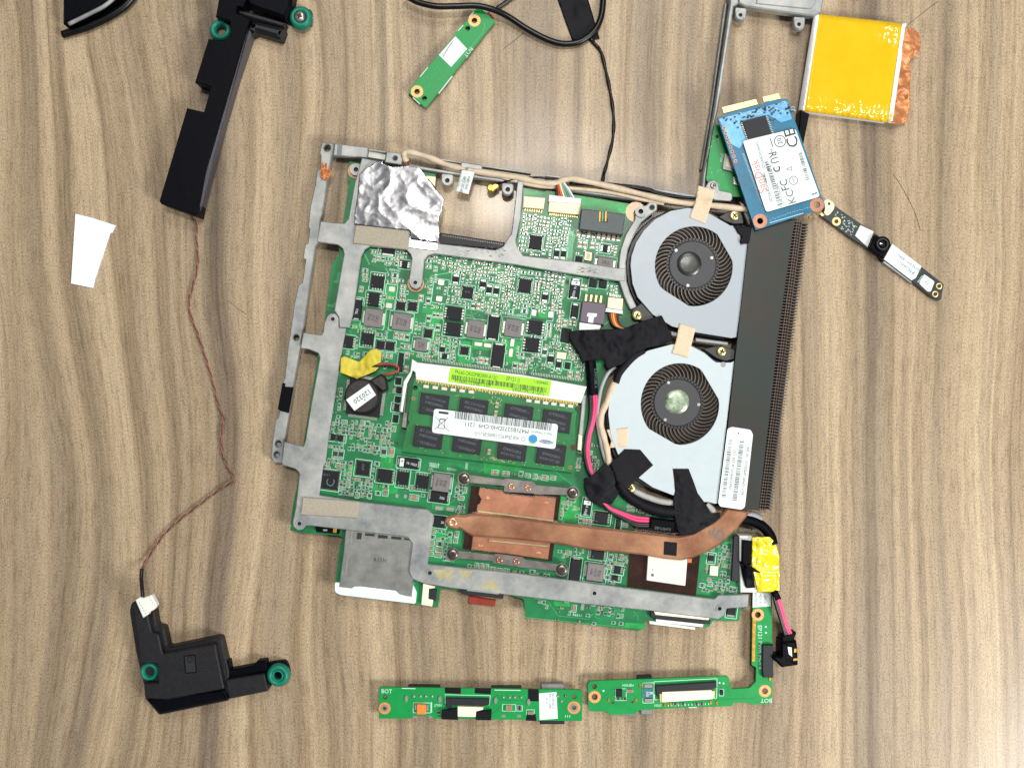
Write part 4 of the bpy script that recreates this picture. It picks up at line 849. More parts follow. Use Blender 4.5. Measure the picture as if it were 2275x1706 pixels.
# --- chips: (tile, x, y, w, h, pins, height)
chips = [('A', 993, 1303, 110, 105, 'v', 1.5), ('A', 960, 1460, 95, 115, 'h', 1.5), ('A', 1200, 1518, 78, 70, 'q', .9), ('A', 1305, 1522, 78, 76, 'q', .9), ('A', 1795, 1400, 98, 104, 'q', .9), ('A', 1985, 1375, 44, 50, 'v3', 1.0), ('A', 2050, 1385, 44, 50, 'v3', 1.0), ('A', 1932, 1325, 52, 44, 'v3', 1.0), ('A', 1690, 1280, 52, 44, 'v3', 1.0), ('A', 1090, 1030, 110, 46, 'v8', .9), ('A', 1235, 1150, 50, 60, 'h3', .9),
         ('C', 1675, 65, 135, 112, 'h', 1.5), ('C', 1668, 205, 130, 115, 'h', 1.5), ('C', 905, 290, 105, 100, 'v', 1.5), ('C', 735, 318, 78, 100, 'r', 1.5), ('C', 1020, 345, 72, 74, 'q', .9), ('C', 1105, 355, 76, 74, 'q', .9), ('C', 1445, 243, 70, 74, 'q', .9), ('C', 1768, 395, 74, 68, 'q', .9), ('C', 1200, 500, 40, 160, None, 1.2), ('C', 1590, 445, 46, 44, 'h3', .9), ('C', 1570, 385, 40, 44, 'v3', .9),
         ('D', 757, 190, 122, 120, 'h', 1.5), ('D', 728, 345, 120, 118, 'h', 1.5), ('D', 895, 470, 54, 50, 'v3', .9), ('D', 965, 520, 42, 50, 'v3', .9), ('D', 1045, 530, 42, 50, None, .9), ('D', 1030, 260, 80, 120, None, 1.2),
         ('B', 760, 715, 112, 122, 'q', .9), ('B', 665, 1100, 112, 122, 'q', .9), ('B', 948, 812, 42, 52, 'v3', 1.0), ('B', 1008, 815, 42, 52, 'v3', 1.0), ('B', 1380, 768, 44, 60, 'h3', .9), ('B', 1272, 1078, 62, 64, None, 1.5), ('B', 1358, 1086, 62, 64, None, 1.5), ('B', 845, 1200, 50, 46, 'v3', .9), ('B', 1145, 868, 56, 56, None, 1.4),
         ('C', 880, 812, 300, 320, 'Q', 1.4), ('C', 865, 1440, 118, 122, 'q', .9), ('C', 572, 1545, 148, 162, 'q', .9), ('C', 1060, 1510, 125, 108, 'r', 1.5), ('C', 1220, 1530, 100, 112, 'v', 1.5), ('C', 1392, 1562, 104, 112, 'v', 1.5), ('C', 600, 1165, 46, 50, 'h3', .9), ('C', 665, 1175, 46, 50, 'h3', .9), ('C', 1155, 1000, 40, 60, None, .9), ('C', 1165, 900, 44, 60, 'h3', .9), ('C', 1185, 745, 40, 46, None, .9), ('C', 1180, 665, 44, 50, None, .9), ('C', 1175, 830, 44, 46, None, .9),
         ('F', 1345, 522, 112, 100, 'h', 1.5), ('F', 1312, 850, 112, 70, 'h', 1.5), ('F', 1488, 985, 56, 60, 'h3', 1.0), ('F', 1465, 1055, 54, 40, 'h3', 1.0), ('F', 1495, 570, 34, 110, None, 1.2), ('I', 1300, 1112, 76, 62, 'v5', .9), ('I', 1120, 640, 52, 46, 'v3', .9), ('E', 700, 700, 10, 10, None, .3)]
for t, x, y, w, h, pn, hz in chips[:-1]:
    c = t1(t, x, y); npn = None; p_ = pn
    if pn and len(pn) == 2: p_, npn = pn[0], int(pn[1])
    inst('chip', chipmesh(w / 4, h / 4, hz, p_, EPOXY, TIN, npn), c, ZB, ANG, T, zt=ZB + hz)
    ex = {'v': (4, 12), 'h': (12, 4), 'r': (8, 4), 'q': (5, 5), 'Q': (16, 16), None: (3, 3)}[p_]
    take(c, w / 4 + ex[0], h / 4 + ex[1])
    if p_ != 'Q': outline(silk, rect(c, w / 4 + ex[0] + 2.5, h / 4 + ex[1] + 2.5), SZ, 1.2)
    if hz > 1.2 and p_ in ('v', 'h', 'r'): mb = MB(); flat(mb, circ(rotpt(c, -w / 8 + 4, h / 8 - 4), 1.4, 8), ZB + hz + .02); mb.build('pin_mark', [INKG], T)
for t, x, y, s_, n_, a_ in (('C', 580, 1570, 'C', 26, ANG - 90), ('C', 545, 1500, '8111', 7, ANG), ('C', 865, 1435, 'EUP', 7, ANG + 90), ('C', 865, 1420, '3482', 6, ANG + 90), ('A', 1795, 1395, '8152', 6, ANG)): text(s_, t1(t, x, y), ZB + .95, n_, a_, INKG, T)
# --- inductors
def inductor(t, x, y, w, h, lines, a=0, hz=2.6, ts=9):
    c = t1(t, x, y); k = ('ind', w, h)
    if k not in CH:
        mb = MB(); s = S * .98; mb.cbox(w / 4 * s, h / 4 * s, .1 * mm, hz * mm, .25 * mm, 0)
        for sg in (-1, 1): mb.box(sg * w / 8 * s - (4.5 * s if sg < 0 else 0), sg * w / 8 * s + (4.5 * s if sg > 0 else 0), -h / 12 * s, h / 12 * s, 0, .9 * mm, 1)
        CH[k] = mb.mesh('inductor', [FERR, TIN])
    o = inst('inductor', CH[k], c, ZB, ANG, T, zt=ZB + hz); take(c, w / 4 + 12, h / 4 + 3); outline(silk, rect(c, w / 4 + 14, h / 4 + 6), SZ, 1.2)
    for i, l in enumerate(lines):
        off = (i - (len(lines) - 1) / 2) * ts * .95; q = rotpt(c, 0, off, ANG + a)
        z = ZB + hz + .03; X_, Y_ = W(q[0], q[1], z)
        text(l, q, z, ts, ANG + a, INK, o)
inductor('C', 955, 105, 158, 160, ('2R2', '212', '5N6'), 90); inductor('C', 1205, 140, 160, 150, ('2R2', '212', '5N4'), 90); inductor('C', 1380, 345, 105, 108, ('2R2', '210'), 90, 2.2, 8)
inductor('D', 225, 205, 150, 155, ('1R0', '218', 'S34'), 90); inductor('D', 560, 195, 150, 158, ('1R0', '218', 'S34'), -90); inductor('C', 1560, 1568, 150, 160, ('R36', '220', 'UH4'), 90); inductor('F', 1290, 1005, 150, 155, ('R56', '1210', '16B'), 90); inductor('B', 1380, 895, 145, 90, ('2R2',), 0, 2.4, 11)
# --- tantalum capacitors
def tant(t, x, y, w, h, txt=None, plus=False, vert=True):
    c = t1(t, x, y); k = ('tant', w, h, plus)
    if k not in CH:
        mb = MB(); s = S * .98; W_, H_ = w / 4 * s, h / 4 * s; hz = 1.9 * mm; mb.cbox(W_, H_, .1 * mm, hz, .2 * mm, 0)
        if vert: mb.box(-W_ * .32, W_ * .32, H_ / 2, H_ / 2 + 3 * s, 0, hz * .75, 1); mb.box(-W_ * .32, W_ * .32, -H_ / 2 - 3 * s, -H_ / 2, 0, hz * .75, 1)
        else: mb.box(W_ / 2, W_ / 2 + 3 * s, -H_ * .32, H_ * .32, 0, hz * .75, 1); mb.box(-W_ / 2 - 3 * s, -W_ / 2, -H_ * .32, H_ * .32, 0, hz * .75, 1)
        if plus:
            e = 9 * s; z1 = hz + .02 * mm
            if vert: mb.box(-W_ * .42, W_ * .42, H_ / 2 - e - 2 * s, H_ / 2 - 2 * s, hz - .01 * mm, z1, 2)
            else: mb.box(-W_ / 2 + 2 * s, -W_ / 2 + e + 2 * s, -H_ * .42, H_ * .42, hz - .01 * mm, z1, 2)
        CH[k] = mb.mesh('tantalum_capacitor', [EPOXY, TIN, INKW])
    o = inst('tantalum_capacitor', CH[k], c, ZB, ANG if plus != 'f' else ANG, T, zt=ZB + 1.9); take(c, w / 4 + (3 if vert else 9), h / 4 + (9 if vert else 3)); outline(silk, rect(c, w / 4 + (4 if vert else 11), h / 4 + (11 if vert else 4)), SZ, 1.2)
    if plus: text('+', rotpt(c, 0, -h / 8 + 6.5) if vert else rotpt(c, -w / 8 + 6.5, 0), ZB + 1.96, 13, ANG, INK, o)
    if txt: text(txt, rotpt(c, 0, 6) if vert else rotpt(c, 7, 0), ZB + 1.94, 7.5, ANG + (90 if vert else 0), INKW, o)
tant('A', 815, 1545, 70, 165, 'OSL'); tant('D', 385, 190, 100, 195); tant('D', 425, 440, 105, 190); tant('B', 1110, 1125, 90, 150, '16 1025', True); tant('B', 1108, 1325, 60, 105); tant('C', 1270, 1395, 170, 88, '16 1025', True, False); tant('E', 1540, 338, 150, 90, '220', False, False); tant('E', 1545, 555, 100, 100, '20', False, False); tant('F', 1215, 425, 74, 130, '16 1025', True); tant('F', 1112, 985, 95, 190)
# --- larger chip capacitors and resistors set down one by one
big = [('A', 885, 1205, 0), ('A', 885, 1240, 0), ('A', 885, 1285, 0), ('A', 1150, 1248, 0, 2), ('A', 1148, 1297, 0, 2), ('A', 850, 1370, 90), ('A', 1222, 1350, 0), ('A', 1220, 1390, 0), ('A', 1218, 1430, 0), ('A', 1215, 1465, 0), ('A', 1380, 1450, 90, 2), ('A', 1445, 1475, 90, 2), ('A', 1460, 1385, 90), ('A', 1845, 1520, 90, 2), ('A', 1890, 1522, 90, 2), ('A', 2003, 1278, 0), ('A', 1000, 1095, 90), ('A', 1045, 1100, 90), ('A', 1085, 1140, 0), ('A', 965, 1040, 0), ('A', 1190, 1085, 0), ('A', 1450, 1120, 0), ('A', 1450, 1170, 0), ('A', 1510, 1190, 90), ('A', 1580, 1170, 90), ('A', 1640, 1150, 90), ('A', 1730, 1180, 90), ('A', 1800, 1190, 90), ('A', 1900, 1205, 90),
       ('C', 1160, 260, 90, 2), ('C', 1208, 270, 90, 2), ('C', 1258, 277, 90, 2), ('C', 1448, 110, 90, 2), ('C', 1530, 192, 90, 2), ('C', 1500, 80, 90), ('C', 1530, 84, 90), ('C', 1560, 88, 90), ('C', 1255, 362, 0, 2), ('C', 1095, 442, 0, 2), ('C', 890, 425, 0), ('C', 1370, 435, 0), ('C', 1430, 446, 0), ('C', 1910, 480, 90, 2), ('C', 1965, 490, 90, 2), ('C', 1255, 440, 90, 2), ('C', 1245, 560, 90, 2), ('C', 1050, 1295, 90, 3), ('C', 1118, 1295, 90, 3), ('C', 620, 1312, 90, 3), ('C', 670, 1316, 90, 3), ('C', 990, 1262, 0), ('C', 1060, 1100, 0), ('C', 1140, 1090, 90), ('C', 700, 1030, 0), ('C', 860, 1040, 90), ('C', 905, 1045, 90), ('C', 990, 1400, 0), ('C', 645, 1415, 0),
       ('D', 575, 530, 90, 2), ('D', 625, 537, 90, 2), ('D', 668, 545, 90), ('D', 330, 490, 90), ('D', 292, 485, 90), ('D', 840, 410, 90, 3), ('D', 770, 437, 0), ('D', 880, 168, 0), ('D', 878, 198, 0), ('D', 875, 228, 0), ('D', 872, 258, 0), ('D', 1065, 605, 90, 2), ('D', 1130, 607, 90, 2), ('D', 1020, 150, 90, 2), ('D', 1070, 150, 90), ('D', 1105, 155, 90), ('D', 740, 270, 0), ('D', 830, 280, 0), ('D', 660, 45, 0, 2),
       ('E', 1070, 240, 0), ('E', 1068, 275, 0), ('E', 1065, 310, 0), ('E', 1320, 340, 0, 3), ('E', 1000, 302, 0), ('E', 1548, 752, 0, 2), ('E', 1542, 800, 0, 2), ('E', 1535, 850, 0, 2), ('E', 1490, 640, 0), ('E', 1483, 690, 0), ('E', 1478, 740, 0), ('E', 1472, 790, 0), ('E', 1466, 840, 0), ('E', 925, 325, 90), ('E', 815, 320, 90), ('E', 1300, 255, 90), ('E', 1640, 670, 90), ('E', 1700, 665, 90), ('E', 1690, 720, 90), ('E', 1740, 345, 0), ('E', 1705, 270, 90), ('E', 1770, 275, 90),
       ('F', 400, 118, 0, 2), ('F', 495, 130, 0, 2), ('F', 630, 130, 90), ('F', 690, 145, 0), ('F', 755, 155, 90), ('F', 840, 165, 0, 2), ('F', 915, 165, 0), ('F', 1160, 548, 90), ('F', 1185, 550, 90), ('F', 1213, 553, 90), ('F', 1240, 557, 90), ('F', 1100, 1325, 90, 2), ('F', 235, 945, 90), ('F', 280, 950, 90), ('F', 325, 955, 90), ('F', 380, 975, 0), ('F', 440, 985, 0), ('F', 500, 990, 0), ('F', 1050, 830, 0), ('F', 1430, 870, 90), ('F', 1520, 870, 90), ('F', 1415, 960, 0), ('F', 1400, 1050, 0), ('F', 1555, 585, 0), ('F', 730, 1000, 0),
       ('B', 1155, 730, 90, 2), ('B', 1197, 736, 90, 2), ('B', 1265, 740, 90, 2), ('B', 1308, 744, 90), ('B', 1178, 1112, 90), ('B', 1206, 1117, 90), ('B', 775, 1085, 0), ('B', 773, 1110, 0), ('B', 770, 1135, 0), ('B', 665, 1280, 0), ('B', 830, 800, 90), ('B', 668, 785, 0), ('B', 505, 1270, 0), ('B', 650, 980, 0), ('B', 715, 985, 0), ('B', 780, 995, 0), ('B', 540, 1330, 0), ('I', 1040, 880, 0), ('I', 1110, 870, 0), ('I', 1300, 915, 90), ('I', 1330, 920, 90), ('I', 570, 240, 0), ('I', 640, 250, 0)]
big += [('B', 1145 + i * 44, 630 + i * 6, 90, 2) for i in range(9)]
for e in big:
    c = t1(*e[:3]); sz = {1: (8.5, 5), 2: (12, 7), 3: (17, 9)}[e[4] if len(e) > 4 else 1]
    passive('capacitor' if rr.random() < .72 else 'resistor', c, sz[0], sz[1], ZB, ANG + e[3], T)
    w, h = sz if e[3] == 0 else sz[::-1]; take(c, w + 3, h + 3); outline(silk, rect(c, w + 4, h + 4), SZ, 1.0)
# --- bare solder pads and solder blobs
for t, x, y, w, h in (('A', 1560, 1310, 60, 52), ('A', 1542, 1455, 60, 52), ('A', 1122, 1370, 60, 52), ('A', 1096, 1516, 60, 52), ('B', 745, 1340, 46, 60), ('B', 893, 1355, 46, 60), ('D', 250, 338, 74, 40), ('D', 335, 350, 74, 40), ('D', 553, 325, 40, 74), ('D', 540, 415, 40, 80), ('E', 1540, 435, 74, 40), ('E', 1640, 445, 74, 40), ('E', 1165, 325, 30, 40), ('E', 1240, 330, 30, 40), ('F', 1175, 1310, 34, 66)):
    c = t1(t, x, y); plate('solder_pad', rc(rect(c, w / 4, h / 4), 3), ZB, ZB + .35, TIN, T, c=.3); take(c, w / 4 + 4, h / 4 + 4)
outline(silk, rect(t1('A', 1552, 1388), 34, 54), SZ, 1.2); outline(silk, rect(t1('B', 820, 1348), 50, 28), SZ, 1.2); outline(silk, rect(t1('A', 1110, 1440), 26, 56), SZ, 1.2)
# --- connectors
def conn(name, t, pts, z0, z1, mat, c_=.2):
    q = tp(t, *pts); o = plate(name, q, ZB + z0, ZB + z1, mat, T, c=c_)
    cx = sum(p[0] for p in q) / len(q); cy = sum(p[1] for p in q) / len(q); take((cx, cy), (max(p[0] for p in q) - min(p[0] for p in q)) * .95, (max(p[1] for p in q) - min(p[1] for p in q)) * .92); return o
def pins(a, b, n, dx, dy, wd, mat, nm='connector_pins', z=.5):
    mb = MB()
    for i in range(n):
        f = (i + .5) / n; p = (a[0] + (b[0] - a[0]) * f, a[1] + (b[1] - a[1]) * f); bar(mb, p, (p[0] + dx, p[1] + dy), wd, ZB, ZB + z)
    return mb.build(nm, [mat], T)
conn('cable_socket', 'B', ((655, 305), (845, 320), (830, 418), (648, 402)), 0, 2.2, CREAM); pins(*tp('B', (660, 408), (825, 428)), 8, -1, 6, 2, GOLDP)
conn('cable_socket', 'B', ((880, 350), (1160, 368), (1145, 470), (872, 440)), 0, 2.4, CREAM); conn('cable_plug', 'B', ((878, 292), (1165, 325), (1160, 372), (875, 350)), .6, 3.0, WHITEP); pins(*tp('B', (880, 448), (1140, 472)), 14, -1, 6, 1.8, GOLDP)
conn('header_block', 'B', ((1168, 415), (1558, 465), (1532, 648), (1145, 598)), 0, 4.0, M('header_grey', '3c4546', .5, 0, .1, 400), .3)
plate('header_key', tp('B', (1318, 500), (1405, 505), (1400, 540), (1312, 525)), ZB + 4.0, ZB + 4.05, INK, T, c=.01)
for x, m_ in ((1325, WIREY), (1350, WIREGR), (1378, WIREY)): plate('header_blade', tp('B', (x, 440), (x + 14, 440), (x + 10, 530), (x - 4, 528)), ZB + 4.0, ZB + 4.3, m_, T, c=.05)
conn('power_socket', 'B', ((1175, 1235), (1380, 1258), (1370, 1445), (1150, 1420)), 0, 3.6, CONNP, .3); plate('socket_latch', tp('B', (1222, 1340), (1305, 1345), (1300, 1375), (1278, 1380), (1270, 1430), (1225, 1425), (1230, 1375), (1212, 1370)), ZB + 3.6, ZB + 3.9, WHITEP, T, c=.1)
conn('power_plug', 'B', ((1148, 1425), (1340, 1450), (1330, 1495), (1145, 1495)), .5, 3.4, WHITEP)
for i in range(4): plate('socket_blade', rect(t1('B', 1208 + i * 44, 1205 + i * 5), 5, 16), ZB, ZB + .8, GOLDP, T, c=.1)
conn('fan_socket', 'B', ((1405, 1200), (1538, 1215), (1530, 1315), (1395, 1295)), 0, 2.6, CREAM); conn('fan_plug', 'B', ((1385, 1298), (1532, 1318), (1535, 1350), (1378, 1330)), .5, 2.8, WHITEP); pins(*tp('B', (1415, 1170), (1520, 1185)), 6, -.5, 6, 2, TIN)
conn('expansion_slot', 'A', ((1552, 868), (2125, 955), (2105, 1018), (1540, 965)), -.8, 2.6, CONNK, .25); pins(*tp('A', (1570, 885), (2110, 968)), 34, -.6, 3, 1.0, STEELD, 'slot_contacts', 2.75)
conn('antenna_patch', 'A', ((1432, 362), (1512, 372), (1505, 460), (1425, 370)), 0, .4, CREAM)
conn('crystal', 'B', ((1198, 795), (1262, 802), (1255, 882), (1190, 872)), 0, .9, GOLDP); plate('crystal_lid', rect(t1('B', 1227, 838), 9, 14), ZB + .9, ZB + 1.0, STEEL, T, c=.05)
conn('crystal', 'D', ((950, 405), (1035, 415), (1025, 475), (942, 462)), 0, .9, CREAM); conn('crystal', 'I', ((1112, 705), (1185, 712), (1178, 798), (1105, 790)), 0, .9, IVORY)
conn('edge_connector', 'I', ((1322, 440), (1372, 440), (1368, 850), (1300, 840)), 0, 2.2, CONNK); pins(*tp('I', (1300, 470), (1285, 830)), 44, 7, 1, .9, TIN)
conn('flex_socket', 'F', ((100, 1160), (150, 1160), (480, 1195), (470, 1240), (400, 1232), (110, 1195)), 0, 1.8, CONNK); plate('socket_strip', tp('F', (152, 1155), (435, 1190), (432, 1200), (150, 1168)), ZB + 1.8, ZB + 2.0, STEEL, T, c=.05)
plate('red_flap', tp('F', (165, 1212), (405, 1248), (395, 1308), (160, 1280)), ZB - 1.5, ZB - .4, RUST, T, c=.25)
conn('flex_socket', 'I', ((580, 1110), (620, 1120), (1115, 1190), (1110, 1225), (1050, 1220), (580, 1165)), 0, 1.6, CONNK); plate('socket_strip', tp('I', (612, 1112), (1105, 1172), (1095, 1188), (625, 1140)), ZB + 1.6, ZB + 1.9, IVORY, T, c=.05)
plate('flap_bar', tp('I', (630, 1180), (1052, 1225), (1045, 1252), (628, 1205)), ZB + .2, ZB + 1.5, WHITEP, T, c=.1); plate('flap_bar', tp('I', (570, 1195), (980, 1252), (975, 1274), (572, 1222)), ZB - 1, ZB + .15, WHITEP, T, c=.1)
conn('switch_socket', 'E', ((1400, 1105), (1505, 1130), (1500, 1145), (1450, 1150), (1445, 1240), (1490, 1250), (1478, 1308), (1382, 1292)), 0, 1.8, IVORY); plate('switch_slider', tp('E', (1462, 1150), (1525, 1158), (1510, 1262), (1450, 1240)), ZB, ZB + 1.5, CONNK, T)
conn('audio_jack', 'E', ((440, 600), (660, 625), (650, 665), (450, 645)), 0, 1.4, BLKP); plate('jack_contact', tp('E', (600, 610), (635, 615), (628, 655), (596, 652)), ZB + 1.4, ZB + 1.7, GOLD, T); plate('jack_contact', tp('E', (510, 620), (550, 622), (545, 640), (508, 636)), ZB + 1.4, ZB + 1.6, TIN, T)
# --- card slot
plate('slot_lip', rc(tp('E', (612, 1090), (650, 1100), (700, 1050), (1300, 1100), (1342, 1180), (1332, 1286), (660, 1206), (612, 1180)), 5), ZB - .6, ZB + 1.2, M('slot_lip_plastic', 'cfe8e2', .4), T, c=.3)
cs = plate('card_slot', tp('E', (715, 600), (1330, 660), (1300, 1222), (1250, 1216), (1190, 1200), (1155, 1168), (840, 1130), (790, 1132), (765, 1148), (652, 1135), (690, 850)), ZB, ZB + 1.4, STEELD, T, c=.2)
for q in (((885, 655), (972, 662), (968, 685), (880, 678)), ((1000, 668), (1088, 678), (1084, 706), (998, 700)), ((1118, 682), (1208, 692), (1204, 715), (1114, 708)), ((815, 650), (858, 655), (850, 712), (808, 708)), ((1235, 694), (1295, 715), (1290, 722), (1232, 716))): plate('slot_opening', tp('E', *q), ZB + 1.35, ZB + 1.43, INK, cs, c=.01)
for a, b in (((768, 640), (755, 745)), ((730, 855), (710, 1005)), ((1312, 1090), (1298, 1190))): mb = MB(); bar(mb, *tp('E', a, b), 2.2, ZB + 1.3, ZB + 1.6); mb.build('spring_tongue', [TIN], cs)
text('R133c', t1('E', 1020, 897), ZB + 1.45, 12, 5, INK, cs)
take(t1('E', 980, 900), 175, 160)
# --- copper ring pads round the frame screws
for t, q, r in (('A', (1335, 1320), 18), ('C', (597, 116), 0), ('B', (1650, 445), 22), ('A', (795, 320), 16)):
    if r: padring(t1(t, *q), 5, r, ZB, T, COPPERL); take(t1(t, *q), r * 2, r * 2)
# --- no-go areas for the scattered tiny parts
for t, x, y, w, h in (('A', 1330, 1200, 150, 330), ('L', 1130, 700, 2150, 1000), ('F', 560, 570, 800, 640), ('I', 700, 780, 660, 360), ('D', 600, 690, 1300, 220), ('C', 1250, 800, 130, 600)): take(t1(t, x, y), w / TL[t][2], h / TL[t][2])
take(t1('F', 600, 215), 250, 26); take(t1('F', 500, 910), 250, 28)
for i in range(18): take(t1('F', 100 + i * 110, 590 + i * 11), 34, 48)
# --- tiny passives, joined
tiny = MB(); tsilk = silk; nn = 0
zones = [('A', 830, 1180, 1290, 1570, .35), ('C', 720, 200, 1300, 470, .35), ('F', 970, 330, 1160, 560, .4), ('A', 1400, 1230, 1660, 1560, .35), ('D', 0, 280, 900, 560, .3), ('E', 960, 0, 1480, 330, .3), ('I', 60, 580, 390, 880, .5), ('F', 700, 1250, 1650, 1480, .12), ('A', 940, 1005, 2211, 1225, .85), ('A', 1640, 1230, 2211, 1570, .85), ('B', 615, 470, 1060, 860, .95), ('B', 470, 950, 1010, 1340, .95), ('B', 1120, 680, 1490, 850, .7), ('B', 1390, 1080, 1500, 1200, .8), ('C', 560, 990, 1160, 1300, .8), ('E', 490, 0, 965, 335, .95), ('D', 925, 60, 1110, 430, .85), ('D', 860, 330, 1200, 680, .75), ('C', 1290, 150, 1720, 480, .8),
         ('F', 340, 90, 950, 195, .5), ('F', 10, 200, 130, 760, .75), ('F', 950, 770, 1200, 900, .6), ('F', 1370, 800, 1570, 1130, .8), ('I', 1030, 500, 1300, 960, .75), ('I', 370, 170, 780, 260, .8), ('C', 840, 370, 1170, 480, .6), ('C', 1100, 600, 1200, 1120, .75), ('C', 590, 720, 690, 1000, .7), ('D', 1120, 1200, 1340, 1500, .6), ('E', 1440, 560, 1740, 900, .45), ('F', 150, 930, 900, 1020, .5), ('C', 840, 430, 1100, 560, .4), ('F', 1290, 1270, 1480, 1400, .6), ('D', 880, 20, 1000, 330, .7), ('E', 1660, 240, 1790, 480, .7)]
cell = 8.4; ca, sa = math.cos(math.radians(ANG)), math.sin(math.radians(ANG)); done = set()
for zi, (t, x0, y0, x1, y1, dens) in enumerate(zones):
    c0 = t1(t, (x0 + x1) / 2, (y0 + y1) / 2); w, h = (x1 - x0) / 4, (y1 - y0) / 4
    nu, nv = int(w / cell), int(h / cell)
    for iu in range(nu):
        run = rr.random() < .5
        for iv in range(nv):
            if rr.random() < .12: run = not run
            if rr.random() > dens: continue
            p = rotpt(c0, (iu - nu / 2 + .5) * cell + rr.uniform(-1, 1), (iv - nv / 2 + .5) * cell + rr.uniform(-1, 1))
            key = (round(p[0] / 7.6), round(p[1] / 7.6))
            if key in done or not free(p, 3) or not inside(p, oc): continue
            done.add(key); nn += 1
            a = ANG + (0 if run else 90); L_, w_ = (6.8, 3.4) if rr.random() < .8 else (8.2, 4.4)
            m_ = 0 if rr.random() < .42 else 1
            for s0, s1, mi, zt in ((-.5, -.28, 2, .4), (.28, .5, 2, .4), (-.28, .28, m_, .38)):
                q = [rotpt(p, s0 * L_, -w_ / 2, a), rotpt(p, s1 * L_, -w_ / 2, a), rotpt(p, s1 * L_, w_ / 2, a), rotpt(p, s0 * L_, w_ / 2, a)]
                q = [Vector(W(v[0], v[1], ZB + .4)) for v in q]
                if area2(q) < 0: q.reverse()
                tiny.add([(v.x, v.y, ZB * mm) for v in q] + [(v.x, v.y, (ZB + zt) * mm) for v in q], [(4, 5, 6, 7), (0, 1, 5, 4), (1, 2, 6, 5), (2, 3, 7, 6), (3, 0, 4, 7)], mi)
            if rr.random() < .8: outline(silk, rect(p, L_ + 2.4, w_ + 2.4, a), SZ, .6)
tiny.build('tiny_components', [CERAM, RESB, TIN], T)['kind'] = 'stuff'
# --- traces and vias
tr = MB()
def route(t, pts, n=1, gap=2.4, wd=1.1):
    P = tp(t, *pts)
    for k in range(n):
        for i in range(len(P) - 1):
            a, b = P[i], P[i + 1]; bar(tr, (a[0] + k * gap, a[1] + k * gap * .35), (b[0] + k * gap, b[1] + k * gap * .35), wd, ZB, ZB + .04)
for t, pts, n in (('A', ((870, 1050), (920, 1150), (1060, 1175), (1090, 1230)), 2), ('A', ((920, 1000), (1000, 1110)), 1), ('A', ((1430, 1330), (1470, 1250), (1700, 1210), (1720, 1170)), 2), ('B', ((1040, 600), (1060, 640), (1040, 720), (1020, 1100)), 6), ('B', ((1010, 1000), (990, 1150), (930, 1230)), 6), ('B', ((430, 960), (440, 1080), (400, 1120)), 6), ('D', ((700, 600), (780, 520), (900, 550), (960, 600)), 2), ('F', ((250, 120), (330, 60), (500, 70), (520, 130)), 1), ('F', ((900, 90), (1080, 230)), 4), ('F', ((860, 1250), (960, 1390), (1230, 1420), (1270, 1370)), 1), ('F', ((1290, 1330), (1290, 1400), (1340, 1420)), 1), ('I', ((430, 1110), (470, 1150), (470, 1190)), 1), ('F', ((640, 1270), (640, 1400), (1680, 1505)), 1), ('C', ((820, 1190), (820, 1240)), 2), ('C', ((1010, 1220), (1050, 1180), (1180, 1220)), 2), ('C', ((840, 1280), (900, 1220), (1010, 1230)), 2), ('F', ((1000, 420), (1030, 330), (1100, 300)), 2), ('F', ((980, 520), (1010, 580), (1080, 600)), 3), ('I', ((1180, 560), (1240, 500), (1300, 490)), 3), ('I', ((1200, 700), (1260, 620)), 5), ('C', ((1480, 520), (1460, 470), (1500, 430)), 1), ('A', ((1420, 1270), (1440, 1300), (1410, 1330)), 1)): route(t, pts, n)
for i in range(9): route('A', ((2050 + 0 * i, 1150 + i * 6), (2211, 1120 + i * 8)), 1, wd=.7)
for i in range(900):
    t = rr.choice(('A', 'B', 'C', 'D', 'E', 'F', 'I')); c = t1(t, rr.uniform(0, 2211), rr.uniform(0, 1659))
    if inside(c, oc) and free(c, 1): flat(tr, circ(c, 1.3, 6), ZB + .03)
for i in range(150):
    t = rr.choice(('A', 'B', 'C', 'D', 'E', 'F')); c = t1(t, rr.uniform(0, 2211), rr.uniform(0, 1659)); a = rr.choice((0, 45, 90, 135)) + ANG
    n_ = rr.choice((1, 2, 3, 5)); L1, L2 = rr.uniform(8, 26), rr.uniform(6, 18); q = rotpt(c, L1, 0, a); r_ = rotpt(q, L2, 0, a + 45)
    if all(inside(p, oc) for p in (c, q, r_)) and free(c, 2) and free(q, 2):
        for k in range(n_):
            e = rotpt((0, 0), 0, k * 2.2, a); bar(tr, (c[0] + e[0], c[1] + e[1]), (q[0] + e[0], q[1] + e[1]), .9, ZB, ZB + .04 + i * .00005 + k * .00001); bar(tr, (q[0] + e[0], q[1] + e[1]), (r_[0] + e[0], r_[1] + e[1]), .9, ZB, ZB + .041 + i * .00005 + k * .00001)
tr.build('traces', [TRACE], T)
silk.build('silkscreen', [SILKB], T)
for t, x, y, s_, a_ in (('A', 1150, 1205, 'PJP0101', ANG), ('C', 800, 455, 'JP3001', ANG), ('D', 650, 460, 'PJP8011', ANG), ('A', 2000, 1585, 'PJP8201', ANG), ('B', 560, 1365, 'PC8501', ANG), ('B', 640, 1368, 'PJ8500', ANG), ('E', 1500, 45, 'PJ0018', ANG), ('E', 1500, 65, 'PJ8001', ANG), ('E', 1655, 92, 'PJ0001', ANG), ('C', 1075, 260, 'JA101', 97), ('C', 1165, 400, 'JPA1', 97), ('D', 205, 480, 'JJP1', 97), ('D', 240, 480, 'JJP3', 97), ('D', 600, 390, 'PJP14', 97), ('F', 1130, 1385, 'R6511', ANG), ('F', 145, 60, '0845', 97), ('E', 1635, 900, 'H8000', ANG)): text(s_, t1(t, x, y), SZ + .01, 8, a_, SILK, T)
